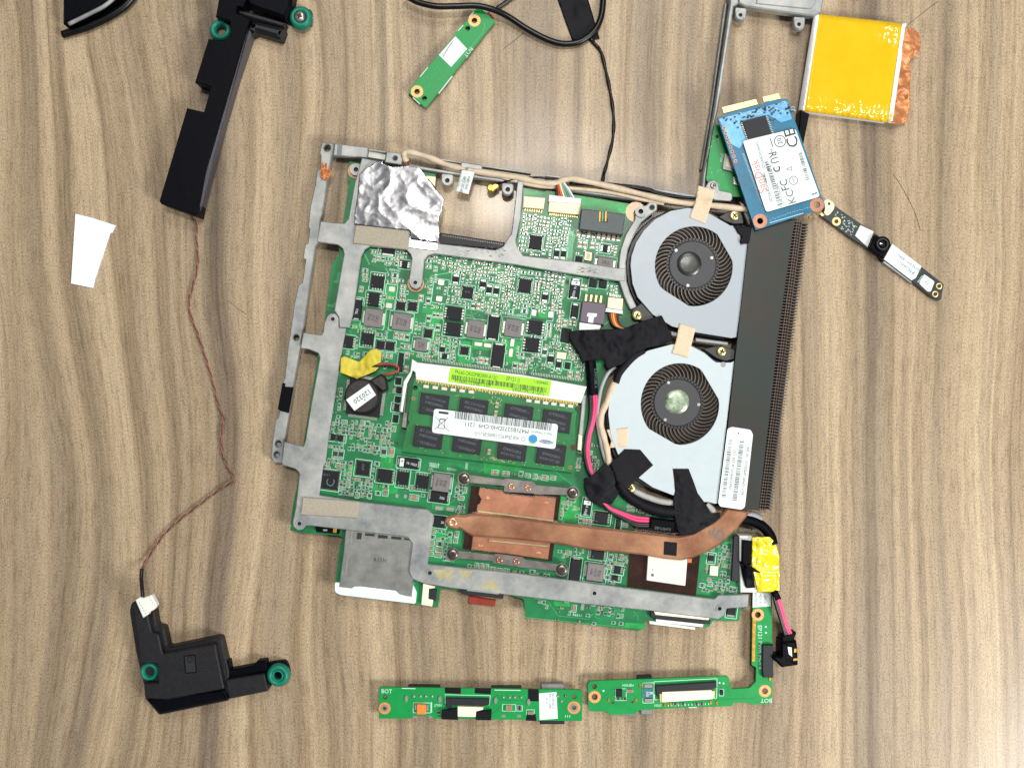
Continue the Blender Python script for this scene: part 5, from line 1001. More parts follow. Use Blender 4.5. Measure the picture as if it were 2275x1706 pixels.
# --- dark film over the processor and graphics chip
plate('processor_film', tp('F', (190, 235), (985, 330), (905, 900), (110, 800)), ZB + .3, ZB + .9, KAPTON, T, c=.05); plate('chipset_film', tp('I', (400, 590), (440, 340), (1010, 360), (1020, 640), (985, 970), (375, 890)), ZB + .2, ZB + .5, KAPTON, T, c=.05)
plate('thermal_pad', rc(tp('I', (560, 600), (910, 640), (890, 885), (545, 835)), 2), ZB + .5, ZB + 2.0, PADW, T, c=.15)
mb = MB(); bar(mb, *tp('I', (600, 735), (602, 745)), 2, ZB + 2, ZB + 2.03); flat(mb, circ(t1('I', 598, 788), 3.6, 9), ZB + 2.03); mb.build('pad_smudge', [INKG], T)
mb = MB()
for q in (((455, 350), (480, 360), (455, 380)), ((690, 385), (715, 385), (705, 402)), ((915, 640), (950, 645), (945, 680), (910, 675))): flat(mb, tp('I', *q), ZB + .53)
mb.build('film_mark', [WIREO], T)

# ================================================================ memory socket (part of the motherboard)
sk = plate('memory_socket', tp('C', (1300, 470), (1345, 500)) + tp('D', (640, 610), (1215, 715), (1162, 862)) + tp('C', (1335, 652), (1330, 590), (1305, 570), (1290, 620), (1255, 690), (1215, 945), (1192, 935), (1225, 670), (1285, 580)), ZB, ZB + 3.6, WHITEP, T, c=.3)
a, b = t1('C', 1385, 488), t1('D', 1175, 672)
mb = MB()
for i in range(100):
    f = (i + .5) / 100
    if .645 < f < .685: continue
    p = (a[0] + (b[0] - a[0]) * f, a[1] + (b[1] - a[1]) * f); bar(mb, p, (p[0] + 1, p[1] - 7), 1.2, ZB, ZB + .6)
mb.build('socket_pins', [TIN], sk)
plate('spring_latch', tp('C', (1222, 940), (1262, 945), (1250, 1085), (1205, 1078)), ZB, ZB + 3.4, SPRING, sk, c=.3); plate('spring_arm', tp('C', (1255, 690), (1262, 690), (1235, 950), (1222, 945)), ZB, ZB + 3.3, SPRING, sk)
plate('socket_arm', tp('D', (1175, 790), (1210, 790), (1180, 1150), (1140, 1150)), ZB, ZB + 3.0, STEEL, sk, c=.3); plate('spring_latch', tp('D', (1140, 1140), (1175, 1150), (1165, 1285), (1130, 1275)), ZB, ZB + 3.4, IVORY, sk, c=.3)
gl = plate('lime_label', rc(tp('C', (1642, 546)) + tp('D', (902, 664), (880, 802)) + tp('C', (1620, 672)), 2), ZB + 3.6, ZB + 3.7, LIME, sk, c=.02); z = ZB + 3.74
text('PN:60-OK02MB2000-A12()', t1('D', 232, 612), z, 12.5, 8, INK, gl, xs=.68); text('EP121 ()', t1('D', 560, 652), z, 12.5, 8, INK, gl, xs=.72); text('11604460', t1('D', 805, 680), z, 11.5, 8, INK, gl, xs=.72)
text('P1:N0AS1223MB0115309', t1('C', 1842, 688), z, 11, 8, INK, gl, xs=.70); text('69NA72M11A12(01)', t1('D', 695, 762), z, 11, 8, INK, gl, xs=.76)
mb = MB(); barcode(mb, t1('D', 435, 689), 212, 11, 8, z, 11); mb.build('barcode', [INK], gl)

# ================================================================ memory module
T = thing('memory_module', 'green memory module with eight black chips and a long white label', 'memory module', t1('L', 1130, 700))
ZM = ZB + 3.2
plate('board', rc(tp('L', (215, 112), (1490, 300), (1500, 335), (1520, 340), (1530, 305), (2190, 398), (2150, 640), (2150, 1000), (2110, 1240), (62, 988), (130, 690), (160, 640), (140, 600)), 1.5), ZM - 1, ZM, RAMG, T, holes=[circ(t1('L', 230, 225), 5, 14), circ(t1('L', 2180, 480), 4.5, 14) and circ(t1('L', 2120, 520), 1.0, 6)], c=.08)
mb = MB(); flat(mb, circ(t1('L', 2170, 478), 5.5, 14), ZM + .03); flat(mb, circ(t1('L', 2125, 940), 7, 14), ZM + .03); mb.build('latch_notch', [HOLE], T)
for q in ((208, 352), (2090, 1178)): padring(t1('L', *q), 2.2, 4, ZM, T, COPPERL, 'test_pad')
mb = MB(); a, b = t1('L', 240, 122), t1('L', 2180, 402)
for i in range(96):
    f = (i + .5) / 96; p = (a[0] + (b[0] - a[0]) * f, a[1] + (b[1] - a[1]) * f); bar(mb, p, (p[0] - .9, p[1] + (6.5 if i % 2 else 4)), 1.5, ZM, ZM + .04)
mb.build('edge_contacts', [GOLD], T)
for i, (x, y, fl) in enumerate(((455, 428, 0), (925, 486, 0), (1465, 560, 1), (1922, 625, 1), (385, 820, 0), (852, 882, 0), (1392, 965, 1), (1858, 1022, 1))):
    c = t1('L', x, y); o = inst('memory_chip', chipmesh(340 / 5.395, 246 / 5.395, 1.0, None, EPOXYL, TIN), c, ZM, ANG, T, zt=ZM + 1)
    for k, s_ in enumerate(('SEC 210 HCH9', 'K4B2G0846D', '* GEX0826CP')):
        u, v = (0, (-12, -1.5, 14)[k]) if not fl else (0, (12, 1.5, -14)[k])
        text(s_, rotpt(c, u, v), ZM + 1.04, 8.5, ANG + (180 if fl else 0), INKG, o, xs=.85)
lb = plate('label', rc(tp('L', (455, 472), (1942, 660), (1908, 958), (428, 760)), 7, 5), ZM + 1.05, ZM + 1.15, PAPER, T, c=.02); z = ZM + 1.19; a = 187
mb = MB(); barcode(mb, t1('L', 1285, 620), 216, 17, 7.2, z, 23, gap=2.1); flat(mb, rect(t1('L', 570, 523), 22, 5, 7), z)
for p, q in (((470, 570), (635, 745)), ((620, 585), (465, 720)), ((530, 595), (590, 600)), ((530, 595), (505, 700)), ((590, 600), (580, 710)), ((505, 705), (580, 715)), ((515, 600), (600, 608))): bar(mb, *tp('L', p, q), .8, z - .02, z + .001 * len(mb.f))
mb.build('barcode', [INK], lb)
text('M471B5273DH0-CH9  1211', t1('L', 1205, 700), z, 13.5, a, INK, lb, xs=.92); text('4GB 2Rx8 PC3-10600S-09-11-F3', t1('L', 1205, 795), z, 12, a, INKG, lb, xs=.62); text('Made in Philippines', t1('L', 1745, 765), z, 7, a, INKG, lb, xs=.9)
ring('mark_ring', t1('L', 1525, 838), 3.4, 4.4, z - .03, z, INKG, lb); flat_ = MB(); flat(flat_, circ(t1('L', 1640, 838), 10, 20), z); o = flat_.build('round_mark', [BLUEI], lb); mb = MB(); flat(mb, [rotpt(t1('L', 1635, 872), u, v) for u, v in ((-8, -1), (0, 1.5), (8, -1), (4, 4), (-4, 4))], z + .02); mb.build('leaf_mark', [GRNI], lb)
mb = MB(); flat(mb, [(t1('L', 1800, 872)[0] + 16 * math.cos(i / 3), t1('L', 1800, 872)[1] + 4.3 * math.sin(i / 3) + 2 * math.cos(i / 3)) for i in range(19)], z); mb.build('oval_mark', [M('ink_navy', '4a5a86', .6)], lb)
text('SAMSUNG', t1('L', 1800, 873), z + .03, 6.5, a, PAPER, lb, xs=.95)
for x, y in [(360 + i * 108, 208 + i * 13) for i in range(6)] + [(1590 + i * 100, 378 + i * 13) for i in range(6)]: inst('resistor_pack', chipmesh(12, 7, .5, None, M('pack_ceramic', 'c9beb2', .5) if 'pack_ceramic' not in MATS else MATS['pack_ceramic'], TIN), t1('L', x, y), ZM, ANG, T)
for q in ((1210, 430), (1195, 530), (1115, 990)): passive('capacitor', t1('L', *q), 12, 7, ZM, ANG + 90, T)
mb = MB(); rr2 = random.Random(5)
for i in range(150):
    c = t1('L', rr2.choice((rr2.uniform(250, 2080), rr2.uniform(1110, 1290))), 0); u = (c[0] - TL['L'][0]) * 5.395; v = rr2.choice((rr2.uniform(150, 300), rr2.uniform(930, 975), rr2.uniform(600, 680))); c = t1('L', u, v + (u - 250) * .135)
    bar(mb, c, (c[0] + 2, c[1] + .4), 1.4, ZM, ZM + .15)
mb.build('tiny_components', [M('solder_dots', 'a9a37a', .4, .5)], T)['kind'] = 'stuff'

# ================================================================ coin battery
T = thing('coin_battery', 'black wrapped coin battery with small white date label on the motherboard', 'battery', t1('C', 865, 790))
zc = ZB + 1.45
cbp = circ(t1('C', 855, 800), 39, 36)
plate('cell', cbp, zc, zc + 3.4, M('shrink_wrap', '1a1819', .32, 0, .2, 200, .15, 500), T, c=.7)
plate('wrap_tail', rc(tp('C', (920, 660), (1030, 600), (1075, 640), (1090, 740), (1040, 770), (1000, 730), (960, 700)), 3), zc, zc + 1.8, MATS['shrink_wrap'], T, c=.7); plate('wrap_tail', rc(tp('C', (690, 830), (730, 700), (760, 720), (740, 830)), 3), zc, zc + 2, MATS['shrink_wrap'], T, c=.6)
plate('label', tp('C', (715, 832), (918, 690), (982, 790), (790, 930)), zc + 3.4, zc + 3.5, PAPER, T, c=.02)
text('120320', t1('C', 858, 800), zc + 3.55, 15, 145, INK, T); mb = MB(); flat(mb, circ(t1('C', 883, 832), 1.6, 8), zc + 3.53); mb.build('label_dot', [INK], T)
tube('wire', [(p[0], p[1], h) for p, h in zip(tp('C', (1040, 605), (1100, 600), (1170, 580), (1180, 545), (1140, 520), (1060, 515), (990, 525)), (8.5, 9, 9, 9, 9, 8.6, 8.2))], .35, WIRER, T); tube('wire', [(p[0], p[1], h) for p, h in zip(tp('C', (1060, 660), (1110, 655), (1165, 590), (1150, 545), (1050, 528), (930, 540)), (8.3, 8.8, 8.8, 8.8, 8.4, 8))], .35, WIREK, T)
o = sheet('yellow_tape', tp('C', (668, 460), (700, 445), (830, 495), (930, 390), (985, 378), (1030, 410), (1022, 500), (935, 540), (1005, 545), (980, 575), (815, 648), (662, 590)), hfun([(p[0], p[1], h) for p, h in zip(tp('C', (700, 500), (670, 580), (820, 620), (980, 430), (830, 510), (980, 560)), (8.8, 9.0, 8.4, 8.6, 7.6, 8.6))]), YELT, None, 3, .35, .09, .12, 4)
tag(o, 'crinkled yellow tape scrap holding battery wires to the chassis edge', 'tape')
# ================================================================ fans
def fan(label, t, C, cover, hole, hub_c, cover_mat, stick_mat, base_pts, ears, dots, sg_c, sr):
    T = thing('cooling_fan', label, 'fan', C, 'pair of laptop fans')
    plate('housing', base_pts, 2.0, 5.6, FANB, T, c=.4, loc_h=8.8)
    cv = plate('cover', cover, 9.4, 9.9, cover_mat, T, holes=[hole], c=.12)
    wall = MB(); R = [Vector(W(p[0], p[1], 9.9)) for p in cover]; n = len(R)
    wall.add([(p.x * .999, p.y * .999, 5.5 * mm) for p in R] + [(p.x * .999, p.y * .999, 9.41 * mm) for p in R], [(i, (i + 1) % n, n + (i + 1) % n, n + i) for i in range(n)]); wall.build('cover_rim', [FANB], T)
    fl = plate('floor_disc', circ(C, 92, 40), 5.65, 5.75, FANB, T, c=.02)
    mb = MB(); s = S * .978; N = 9
    vs, fs = [], []
    for i in range(N):
        f = i / (N - 1); r = (52 + 36 * f) * s; a = .30 * f * f + .06 * f; th = (1.25 - .4 * f) * s
        for z in (7.9, 9.3):
            lean = -.085 if z > 9 else 0
            for sg in (-1, 1): vs.append(((r * math.cos(a + lean)) - sg * th * math.sin(a), (r * math.sin(a + lean)) + sg * th * math.cos(a), z * mm))
    for i in range(N - 1):
        o_ = i * 4
        for a, b in ((0, 1), (1, 3), (3, 2), (2, 0)): fs.append((o_ + a, o_ + b, o_ + 4 + b, o_ + 4 + a))
    me = mesh('blade', vs, fs, BLADE)
    x, y = W(C[0], C[1], 9.3)
    for k in range(45):
        o = link('blade', me, T, (x, y, 0)); o.rotation_euler = (0, 0, k * 2 * math.pi / 45)
    hb = plate('hub', circ(hub_c, 53, 40), 5.8, 9.75, HUB, T, c=.35)
    ring('hub_ring', hub_c, 52, 57, 6, 9.3, FANB, T, 48)
    x, y = W(sg_c[0], sg_c[1], 9.9); mb = MB(); mb.lathe([(sr * S, 9.7 * mm), (sr * .97 * S, 9.86 * mm), (sr * .6 * S, 10.02 * mm), (0.01 * S, 10.05 * mm)], 32, 0, x, y); mb.build('hub_sticker', [stick_mat], hb, True)
    for i, (q, r) in enumerate(dots): mb = MB(); flat(mb, circ(t1(t, *q), r, 12), 9.77); mb.build('balance_dot', [TIN if r < 4 else HUB], hb)
    for pts, sc_ in ears:
        plate('mount_ear', rc(tp(t, *pts), 3), 6.5, 8.9, M('ear_black', '26282a', .5) if 'ear_black' not in MATS else MATS['ear_black'], T, c=.3)
        screw(t1(t, *sc_), 8.9, 10.8, BRASS, T, rr.uniform(0, 60))
    return T
def arc(c, r, a0, a1, n): return [(c[0] + r * math.cos(math.radians(a0 + (a1 - a0) * i / n)), c[1] + r * math.sin(math.radians(a0 + (a1 - a0) * i / n))) for i in range(n + 1)]
# upper fan
C1 = t1('G', 838, 595)
cov = tp('G', (1005, 150), (1100, 205), (1170, 245), (1215, 245), (1260, 320), (1260, 395), (1340, 410), (1225, 1236), (1180, 1245), (850, 1192), (650, 1140), (480, 1035), (345, 880), (300, 760), (283, 600), (290, 520), (330, 400), (400, 290), (500, 190), (640, 115), (790, 88), (900, 100))
hol = [(p[0], p[1]) for p in [t1('G', 845 + 345 * math.cos(a * math.pi / 24), 607 + 354 * math.sin(a * math.pi / 24)) for a in range(48)]]
def cut(h, a, b):                       # flatten the opening along a chord
    out = []
    for p in h:
        d = (b[0] - a[0]) * (p[1] - a[1]) - (b[1] - a[1]) * (p[0] - a[0])
        if d < 0:
            L2 = (b[0] - a[0]) ** 2 + (b[1] - a[1]) ** 2; f = ((p[0] - a[0]) * (b[0] - a[0]) + (p[1] - a[1]) * (b[1] - a[1])) / L2; p = (a[0] + f * (b[0] - a[0]), a[1] + f * (b[1] - a[1]))
        out.append(p)
    return out
hol = cut(hol, t1('G', 1060, 335), t1('G', 1192, 565)); hol = cut(hol, t1('G', 800, 957), t1('G', 600, 828))
bas = rc(tp('G', (1000, 100), (1120, 170), (1345, 240), (1230, 1250), (1150, 1270), (850, 1215), (640, 1170), (470, 1070), (320, 900), (265, 760), (247, 600), (258, 500), (300, 370), (380, 260), (490, 165), (640, 95), (800, 70)), 6)
fan('pale blue-grey fan at the top, below the blue drive', 'G', C1, cov, hol, t1('G', 835, 592), FANW, STICK, bas, [(((1060, 170), (1160, 115), (1260, 110), (1280, 160), (1290, 230), (1200, 235), (1130, 210)), (1208, 155)), (((290, 1000), (380, 930), (470, 1020), (500, 1080), (400, 1100), (320, 1075)), (343, 1040))], [((688, 465), 3.2), ((1006, 532), 3.2), ((793, 777), 3.2), ((925, 675), 5), ((800, 420), 6), ((990, 597), 6), ((858, 750), 6), ((675, 585), 6)], t1('G', 805, 585), 27)
# lower fan
C2 = t1('H', 828, 620)
cov = tp('H', (950, 118), (1060, 175), (1140, 245), (1165, 260), (1250, 262), (1290, 262), (1325, 248), (1175, 1512), (1150, 1515), (1095, 1500), (1060, 1500), (780, 1440), (600, 1370), (475, 1285), (380, 1190), (290, 1075), (225, 900), (205, 720), (215, 560), (270, 430), (340, 320), (450, 215), (560, 155), (770, 100), (860, 100))
hol = [t1('H', 842 + 348 * math.cos(a * math.pi / 24), 630 + 362 * math.sin(a * math.pi / 24)) for a in range(48)]
hol = cut(hol, t1('H', 1030, 325), t1('H', 1192, 600)); hol = cut(hol, t1('H', 810, 990), t1('H', 620, 880))
bas = rc(tp('H', (960, 95), (1120, 165), (1330, 250), (1180, 1520), (1060, 1530), (790, 1465), (590, 1395), (460, 1320), (340, 1210), (250, 1080), (200, 900), (185, 720), (195, 560), (250, 420), (330, 305), (450, 200), (560, 140), (770, 85)), 6)
fan('white fan lower down, beside the memory module', 'H', C2, cov, hol, t1('H', 820, 617), FANW2, STICK2, bas, [(((1040, 140), (1200, 108), (1335, 145), (1325, 235), (1240, 250), (1170, 225)), (1215, 162)), (((330, 1390), (420, 1320), (500, 1370), (450, 1420), (370, 1420)), (405, 1375))], [((742, 440), 3.4), ((1010, 635), 3.4), ((712, 770), 3.4), ((868, 460), 6), ((680, 548), 6), ((967, 690), 6), ((790, 770), 6)], t1('H', 815, 610), 27)
mb = MB(); flat(mb, circ(t1('H', 1227, 280), 6, 14), 9.93); mb.build('rivet_hole', [STEELD], bpy.data.objects['cooling_fan.001'])

# ================================================================ heat sink, heat pipe, cold plate
T = thing('heat_sink', 'dark finned heat sink with copper heat pipe running to the processor block', 'heat sink', t1('H', 1450, 800))
ZH = 10.6
top = tp('G', (1345, 240), (1430, 235), (1770, 190), (1742, 230), (1720, 350)) + tp('H', (1720, 0), (1545, 1572), (1420, 1570), (1190, 1545), (1330, 240))
plate('top_plate', top, ZH - .5, ZH, HSINK, T, c=.15)
plate('front_wall', tp('G', (1338, 260), (1352, 260)) + tp('H', (1205, 1545), (1186, 1540)), 3, ZH - .5, HSINK, T)
a0, a1 = t1('G', 1758, 195), t1('H', 1545, 1572); b0, b1 = t1('G', 1868, 215), t1('H', 1662, 1578)
nf = 96; A0, A1 = Vector(W(*a0, ZH)), Vector(W(*a1, ZH)); B0, B1 = Vector(W(*b0, 7.5)), Vector(W(*b1, 7.5))
d = ((A1 - A0)).normalized(); wv = (B0 - A0); L0 = (B0 - A0).length * .97
ux = Vector((-d.y, d.x)); ux = ux if ux.x > 0 else -ux
mb = MB(); th = .00022
mb.box(-.010, L0 * .46, -th, th, 3 * mm, (ZH - .55) * mm, 0)
mb.box(L0 * .46, L0, -th, th, 3 * mm, 8.2 * mm, 0)
for k in range(3): mb.box(L0 * (.02 + .16 * k), L0 * (.11 + .16 * k), -th - .00012, th + .00026, (ZH - .6) * mm, (ZH - .1) * mm, 1)
me = mb.mesh('fin', [FIN, FINC]); ang = math.atan2(ux.y, ux.x)
for i in range(nf):
    p = A0 + (A1 - A0) * ((i + .5) / nf); o = link('fin', me, T, (p.x, p.y, 0)); o.rotation_euler = (0, 0, ang)
plate('fin_floor', [a0, b0, b1, a1], 2.4, 3.2, HSINK, T, loc_h=7.5)
lb = plate('label', rc(tp('H', (1265, 850), (1300, 832), (1470, 858), (1492, 900), (1420, 1545), (1390, 1568), (1200, 1540), (1182, 1510)), 4), ZH + .02, ZH + .14, PAPER, T, c=.03)
mb = MB(); barcode(mb, t1('H', 1262, 1200), 128, 9, 97, ZH + .18, 31, gap=2.8); barcode(mb, t1('H', 1362, 1215), 136, 10, 97, ZH + .18, 33, gap=2.3); flat(mb, circ(t1('H', 1362, 888), 2, 8), ZH + .18); mb.build('barcode', [INKG], lb)
text('13NA E3AM0101 04 0/0A 1107', t1('H', 1310, 1220), ZH + .18, 9, -83, INK, lb, xs=.8); text('ASSY V2M0M1AM0202-01 1187 0041', t1('H', 1425, 1220), ZH + .18, 9, -83, INK, lb, xs=.8)
# heat pipe
hp = tp('E', (1590, 560), (1600, 525), (1640, 505), (1700, 492), (1725, 500), (1760, 500), (1830, 486), (1870, 484)) + tp('F', (480, 505), (950, 565), (1550, 632), (2000, 682)) + tp('I', (850, 440), (960, 415), (1060, 360), (1150, 310), (1210, 255), (1262, 192), (1462, 222), (1440, 270), (1350, 380), (1290, 440), (1200, 520), (1080, 590), (950, 640), (850, 660), (700, 645), (500, 610), (300, 590), (0, 560)) + tp('F', (950, 752), (560, 712)) + tp('E', (1830, 684), (1790, 660), (1760, 640), (1720, 615), (1690, 628), (1650, 612), (1620, 585))
o = plate('heat_pipe', rc(hp, 3, 3), 7.9, 10.3, COPPER, T, c=.75)
ring('pipe_crimp', t1('E', 1660, 562), 0.5, 13, 8.4, 10.5, COPPER, T, bulge=.9)
plate('pipe_sticker', tp('I', (702, 490), (818, 500), (812, 620), (698, 606)), 10.3, 10.45, BLKT, T, c=.03); text('aD', t1('I', 1175, 425), 10.36, 33, 40, INKG, T, xs=1.0)
mb = MB(); r5 = random.Random(6)
for k in range(9):
    c = t1('I', 850 + k * 50, 470 - (k * k) * 3.2); bar(mb, c, (c[0] + r5.uniform(-1, 2), c[1] + r5.uniform(4, 9)), .8, 10.25, 10.33)
mb.build('bend_crease', [M('copper_dark', '7a4c2e', .5, .6)], T)
cb = plate('cold_plate', tp('F', (262, 252), (330, 265), (470, 280), (480, 305), (745, 335), (750, 318), (942, 345), (918, 545), (870, 892), (640, 860), (186, 802), (200, 690), (235, 450), (240, 405), (262, 392), (275, 355), (250, 310)), 7.2, 8.4, COPPERL, T, c=.2)
for s_, q, a in (('4', (335, 340), ANG + 90), ('1', (860, 385), ANG - 90), ('2', (272, 765), ANG + 90), ('3', (790, 832), ANG - 90)): text(s_, t1('F', *q), 8.44, 13, a, M('stamp_pale', 'd9a884', .5, .5) if 'stamp_pale' not in MATS else MATS['stamp_pale'], cb)
for pts in (((245, 452), (920, 540), (915, 552), (240, 470)), ((345, 715), (880, 768), (870, 780), (340, 730))): plate('solder_bead', tp('F', *pts), 8.3, 9.0, M('solder_pale', 'b9b08a', .4, .6, .2, 400) if 'solder_pale' not in MATS else MATS['solder_pale'], T, c=.2)
for nm, pts, scs, riv in (('spring_bar', ((120, 130), (480, 180), (490, 168), (740, 196), (770, 228), (1090, 258), (1090, 320), (745, 312), (740, 305), (475, 290), (480, 238), (120, 205)), ((125, 172), (1090, 300)), ((543, 243), (690, 258))), ('spring_bar', ((40, 808), (390, 850), (400, 836), (640, 866), (670, 890), (1000, 935), (1000, 1000), (640, 962), (380, 925), (375, 905), (40, 880)), ((22, 845), (993, 982)), ((437, 895), (587, 910)))):
    o = plate(nm, tp('F', *pts), 9.0, 9.5, SPRING, T, c=.12)
    for q in scs: ring('screw_cup', t1('F', *q), 9, 14.5, 7.5, 9.6, SPRING, T, 24); screw(t1('F', *q), 9.3, 12, SCREWD, T, 30, hz=1.0)
    for q in riv: ring('rivet', t1('F', *q), 3.2, 7.2, 9.4, 9.8, COPPER, o, 20, .2)

# ================================================================ cables
BK = thing('camera_cable', 'beige wrapped cable bundle running along the top chassis rail', 'cable', t1('B', 900, 200))
tube('main_sleeve', [(p[0], p[1], h) for p, h in zip(tp('A', (1252, 238), (1232, 200), (1240, 160), (1300, 158), (1450, 200), (1600, 262), (1750, 300)) + tp('B', (300, 95), (600, 140), (800, 185), (930, 190), (1010, 160), (1100, 152), (1300, 192), (1600, 262), (1900, 335), (2170, 378)) + tp('G', (950, 62), (1260, 95), (1330, 110)), (6.8, 7.6, 8.4, 8.6, 8.6, 8.6, 8.6, 8.6, 8.6, 8.6, 8.8, 9, 9.2, 9.2, 9.2, 9.2, 9.2, 9.4, 9.4, 9.0))], lambda t: 1.15 + .12 * math.sin(t * 90), SLEEVE, BK, 10, n=10)
tube('thin_sleeve', [p + (8.0,) for p in tp('A', (1760, 335), (1900, 340)) + tp('B', (420, 125), (750, 210), (1050, 232), (1400, 268), (1700, 332), (1900, 372))], .75, SLEEVE, BK)
for i, m_ in enumerate((WIREK, WIRER, WIREO, CREAM, WIREG, WIREGR, WIREG, PAPER)):
    tube('wire', [(p[0], p[1], h) for p, h in zip(tp('B', (955 + i * 6, 172), (945 + i * 12, 210), (945 + i * 17, 260), (948 + i * 22, 312 + i * 2)), (9, 9.2, 9.2, 8.4))], .34, m_, BK)
for i, m_ in enumerate((WIRER, WIREO, WIREK)): tube('wire', [(p[0], p[1], h) for p, h in zip(tp('A', (1245 + i * 8, 225), (1245 + i * 8, 245), (1250 + i * 9, 270)), (7.2, 7, 7.2))], .32, m_, BK)
tg = sheet('cable_tag', tp('A', (1745, 310), (1858, 328), (1802, 528), (1688, 500)), hfun([(p[0], p[1], h) for p, h in zip(tp('A', (1745, 310), (1858, 328), (1802, 528), (1688, 500)), (10, 10, 8, 8))]), PAPER, BK, 5, .1, .05)
text('EP121 CAMERA', t1('A', 1765, 405), 9.8, 10, -76, INK, BK, xs=.85); text('P/N 1414-0', t1('A', 1800, 415), 9.8, 9, -76, INK, BK, xs=.85)
AN = thing('antenna_cable', 'thin black antenna cable ending in a small gold plug', 'cable', t1('B', 700, 150))
tube('lead', [(p[0], p[1], h) for p, h in zip(tp('B', (425, 195), (470, 182), (560, 155), (750, 138), (930, 152)), (6.5, 7, 8.5, 8.8, 8.6))], .45, RUBBER, AN)
tube('lead', [(p[0], p[1], h) for p, h in zip(tp('B', (1060, 190), (1300, 205), (1500, 212), (1750, 250), (1900, 298), (2211, 328)) + tp('G', (1000, 30), (1190, 30)), (7.6, 7.8, 8, 8, 8, 8, 8, 8))], .6, RUBBER, AN); tube('lead', [p + (7.4,) for p in tp('B', (1400, 195), (1700, 225), (1850, 270), (2000, 300))], .5, RUBBER, AN)
plate('plug', rc(tp('B', (325, 215), (350, 190), (375, 200), (400, 188), (435, 200), (432, 230), (400, 245), (385, 262), (345, 270), (328, 240)), 2), 4.8, 6.8, GOLD, AN, c=.4); ring('plug_ring', t1('B', 358, 228), 3, 7, 6.6, 7.3, GOLD, AN, 16, .2)
# fan lead bundle
FL = thing('fan_cable', 'beige and black cable bundle curving round the lower fan', 'cable', t1('D', 1400, 900))
tube('beige_sleeve', [(p[0], p[1], h) for p, h in zip(tp('D', (1480, 650), (1440, 720), (1395, 850), (1350, 950), (1338, 1050), (1370, 1180), (1395, 1280), (1415, 1400)), (9.4, 9.2, 9, 8.8, 8.8, 8.8, 9, 9))], lambda t: 1.25 + .1 * math.sin(t * 40), SLEEVE, FL, 10)
tube('grey_sleeve', [(p[0], p[1], h) for p, h in zip(tp('D', (1470, 540), (1400, 600), (1345, 720), (1320, 850), (1310, 1000), (1320, 1100), (1360, 1300), (1400, 1420)), (8.4,) * 8)], .8, M('grey_tube', '8d8f92', .4), FL)
tube('black_sleeve', [(p[0], p[1], h) for p, h in zip(tp('D', (1720, 390), (1640, 440), (1560, 520), (1500, 600), (1470, 680)), (9.6, 9.6, 9.6, 9.5, 9.4))], 1.5, BLKT, FL, 10)
tube('black_sleeve', [(p[0], p[1], h) for p, h in zip(tp('H', (300, 1330), (380, 1440), (520, 1530), (680, 1580), (820, 1590)), (9, 9, 9, 9, 9))], 2.1, BLKT, FL, 10)
tube('beige_sleeve', [(p[0], p[1], h) for p, h in zip(tp('H', (430, 1400), (540, 1450), (660, 1490), (790, 1510)), (8.6, 8.6, 8.6, 8.6))], 1.2, M('grey_sleeve', '9a9a96', .5, 0, .2, 300), FL, 10)
tube('grey_sleeve', [p + (8.4,) for p in tp('H', (1075, 1520), (1120, 1560), (1140, 1590))], 1.3, MATS['grey_sleeve'], FL)
for i, m_ in enumerate((WIREK, WIREO, WIREY, WIRER, WIREK)): tube('wire', [(p[0], p[1], h) for p, h in zip(tp('B', (1410 + i * 20, 1345), (1425 + i * 16, 1400), (1450 + i * 15, 1450), (1510 + i * 12, 1478), (1600 + i * 6, 1490)), (8.4, 8.6, 8.6, 8.6, 8.4))], .4, m_, FL)
# power lead with jack
PW = thing('power_cable', 'pink and black power wires leading to a black jack plug at the corner', 'cable', t1('I', 1700, 1200))
tube('shrink_sleeve', [(p[0], p[1], h) for p, h in zip(tp('D', (1245, 470), (1255, 560), (1262, 660), (1268, 790)), (9, 9.2, 9.2, 9.2))], 2.0, BLKP, PW, 10, .6)
text('SUMITUBE A', t1('D', 1292, 640), 10.5, 8, 88, INKG, PW)
for i, (m_, dx) in enumerate(((WIREP, 14), (WIREP, 32), (WIREK, -8), (WIREK, -20))):
    tube('wire', [(p[0], p[1], h) for p, h in zip(tp('D', (1262 + dx, 780), (1266 + dx, 900), (1250 + dx * .8, 1030), (1218 + dx * .7, 1160), (1205 + dx * .7, 1300), (1228 + dx * .6, 1430), (1270 + dx * .4, 1520)), (9.2, 9.2, 9.2, 9.2, 9.0, 9.0, 9.2))], .62, m_, PW)
    tube('wire', [(p[0], p[1], h) for p, h in zip(tp('F', (1340, 370 - dx * .3), (1420, 450 - dx * .6), (1530, 505 - dx * .9), (1650, 560 - dx * 1.4), (1790, 570 - dx * 1.3)), (9.2, 9.4, 9.4, 9.4, 9.4))], .62, m_, PW)
    tube('wire', [(p[0], p[1], h) for p, h in zip(tp('I', (1690 + dx * .8, 980), (1720 + dx * .9, 1080), (1750 + dx * .8, 1180), (1775 + dx * .9, 1260), (1800 + dx * 1.2, 1320)), (8, 7.5, 7, 6.5, 6.2))], .62, m_, PW)
plate('shrink_sleeve', tp('F', (1775, 515), (2010, 545), (2005, 655), (1770, 610)), 8.6, 10.9, BLKP, PW, c=.7); text('SUMITUBE', t1('F', 1890, 615), 10.95, 8, 187, INKG, PW)
plate('shrink_sleeve', tp('I', (1655, 945), (1715, 930), (1750, 1005), (1690, 1030)), 6.5, 8.8, BLKP, PW, c=.7)
tube('black_sleeve', [(p[0], p[1], h) for p, h in zip(tp('I', (1000, 330), (1150, 300), (1300, 290), (1440, 300), (1560, 345), (1640, 430), (1670, 520)), (8.2, 8, 7.6, 7.4, 7.4, 7.4, 8))], 2.0, BLKP, PW, 12)
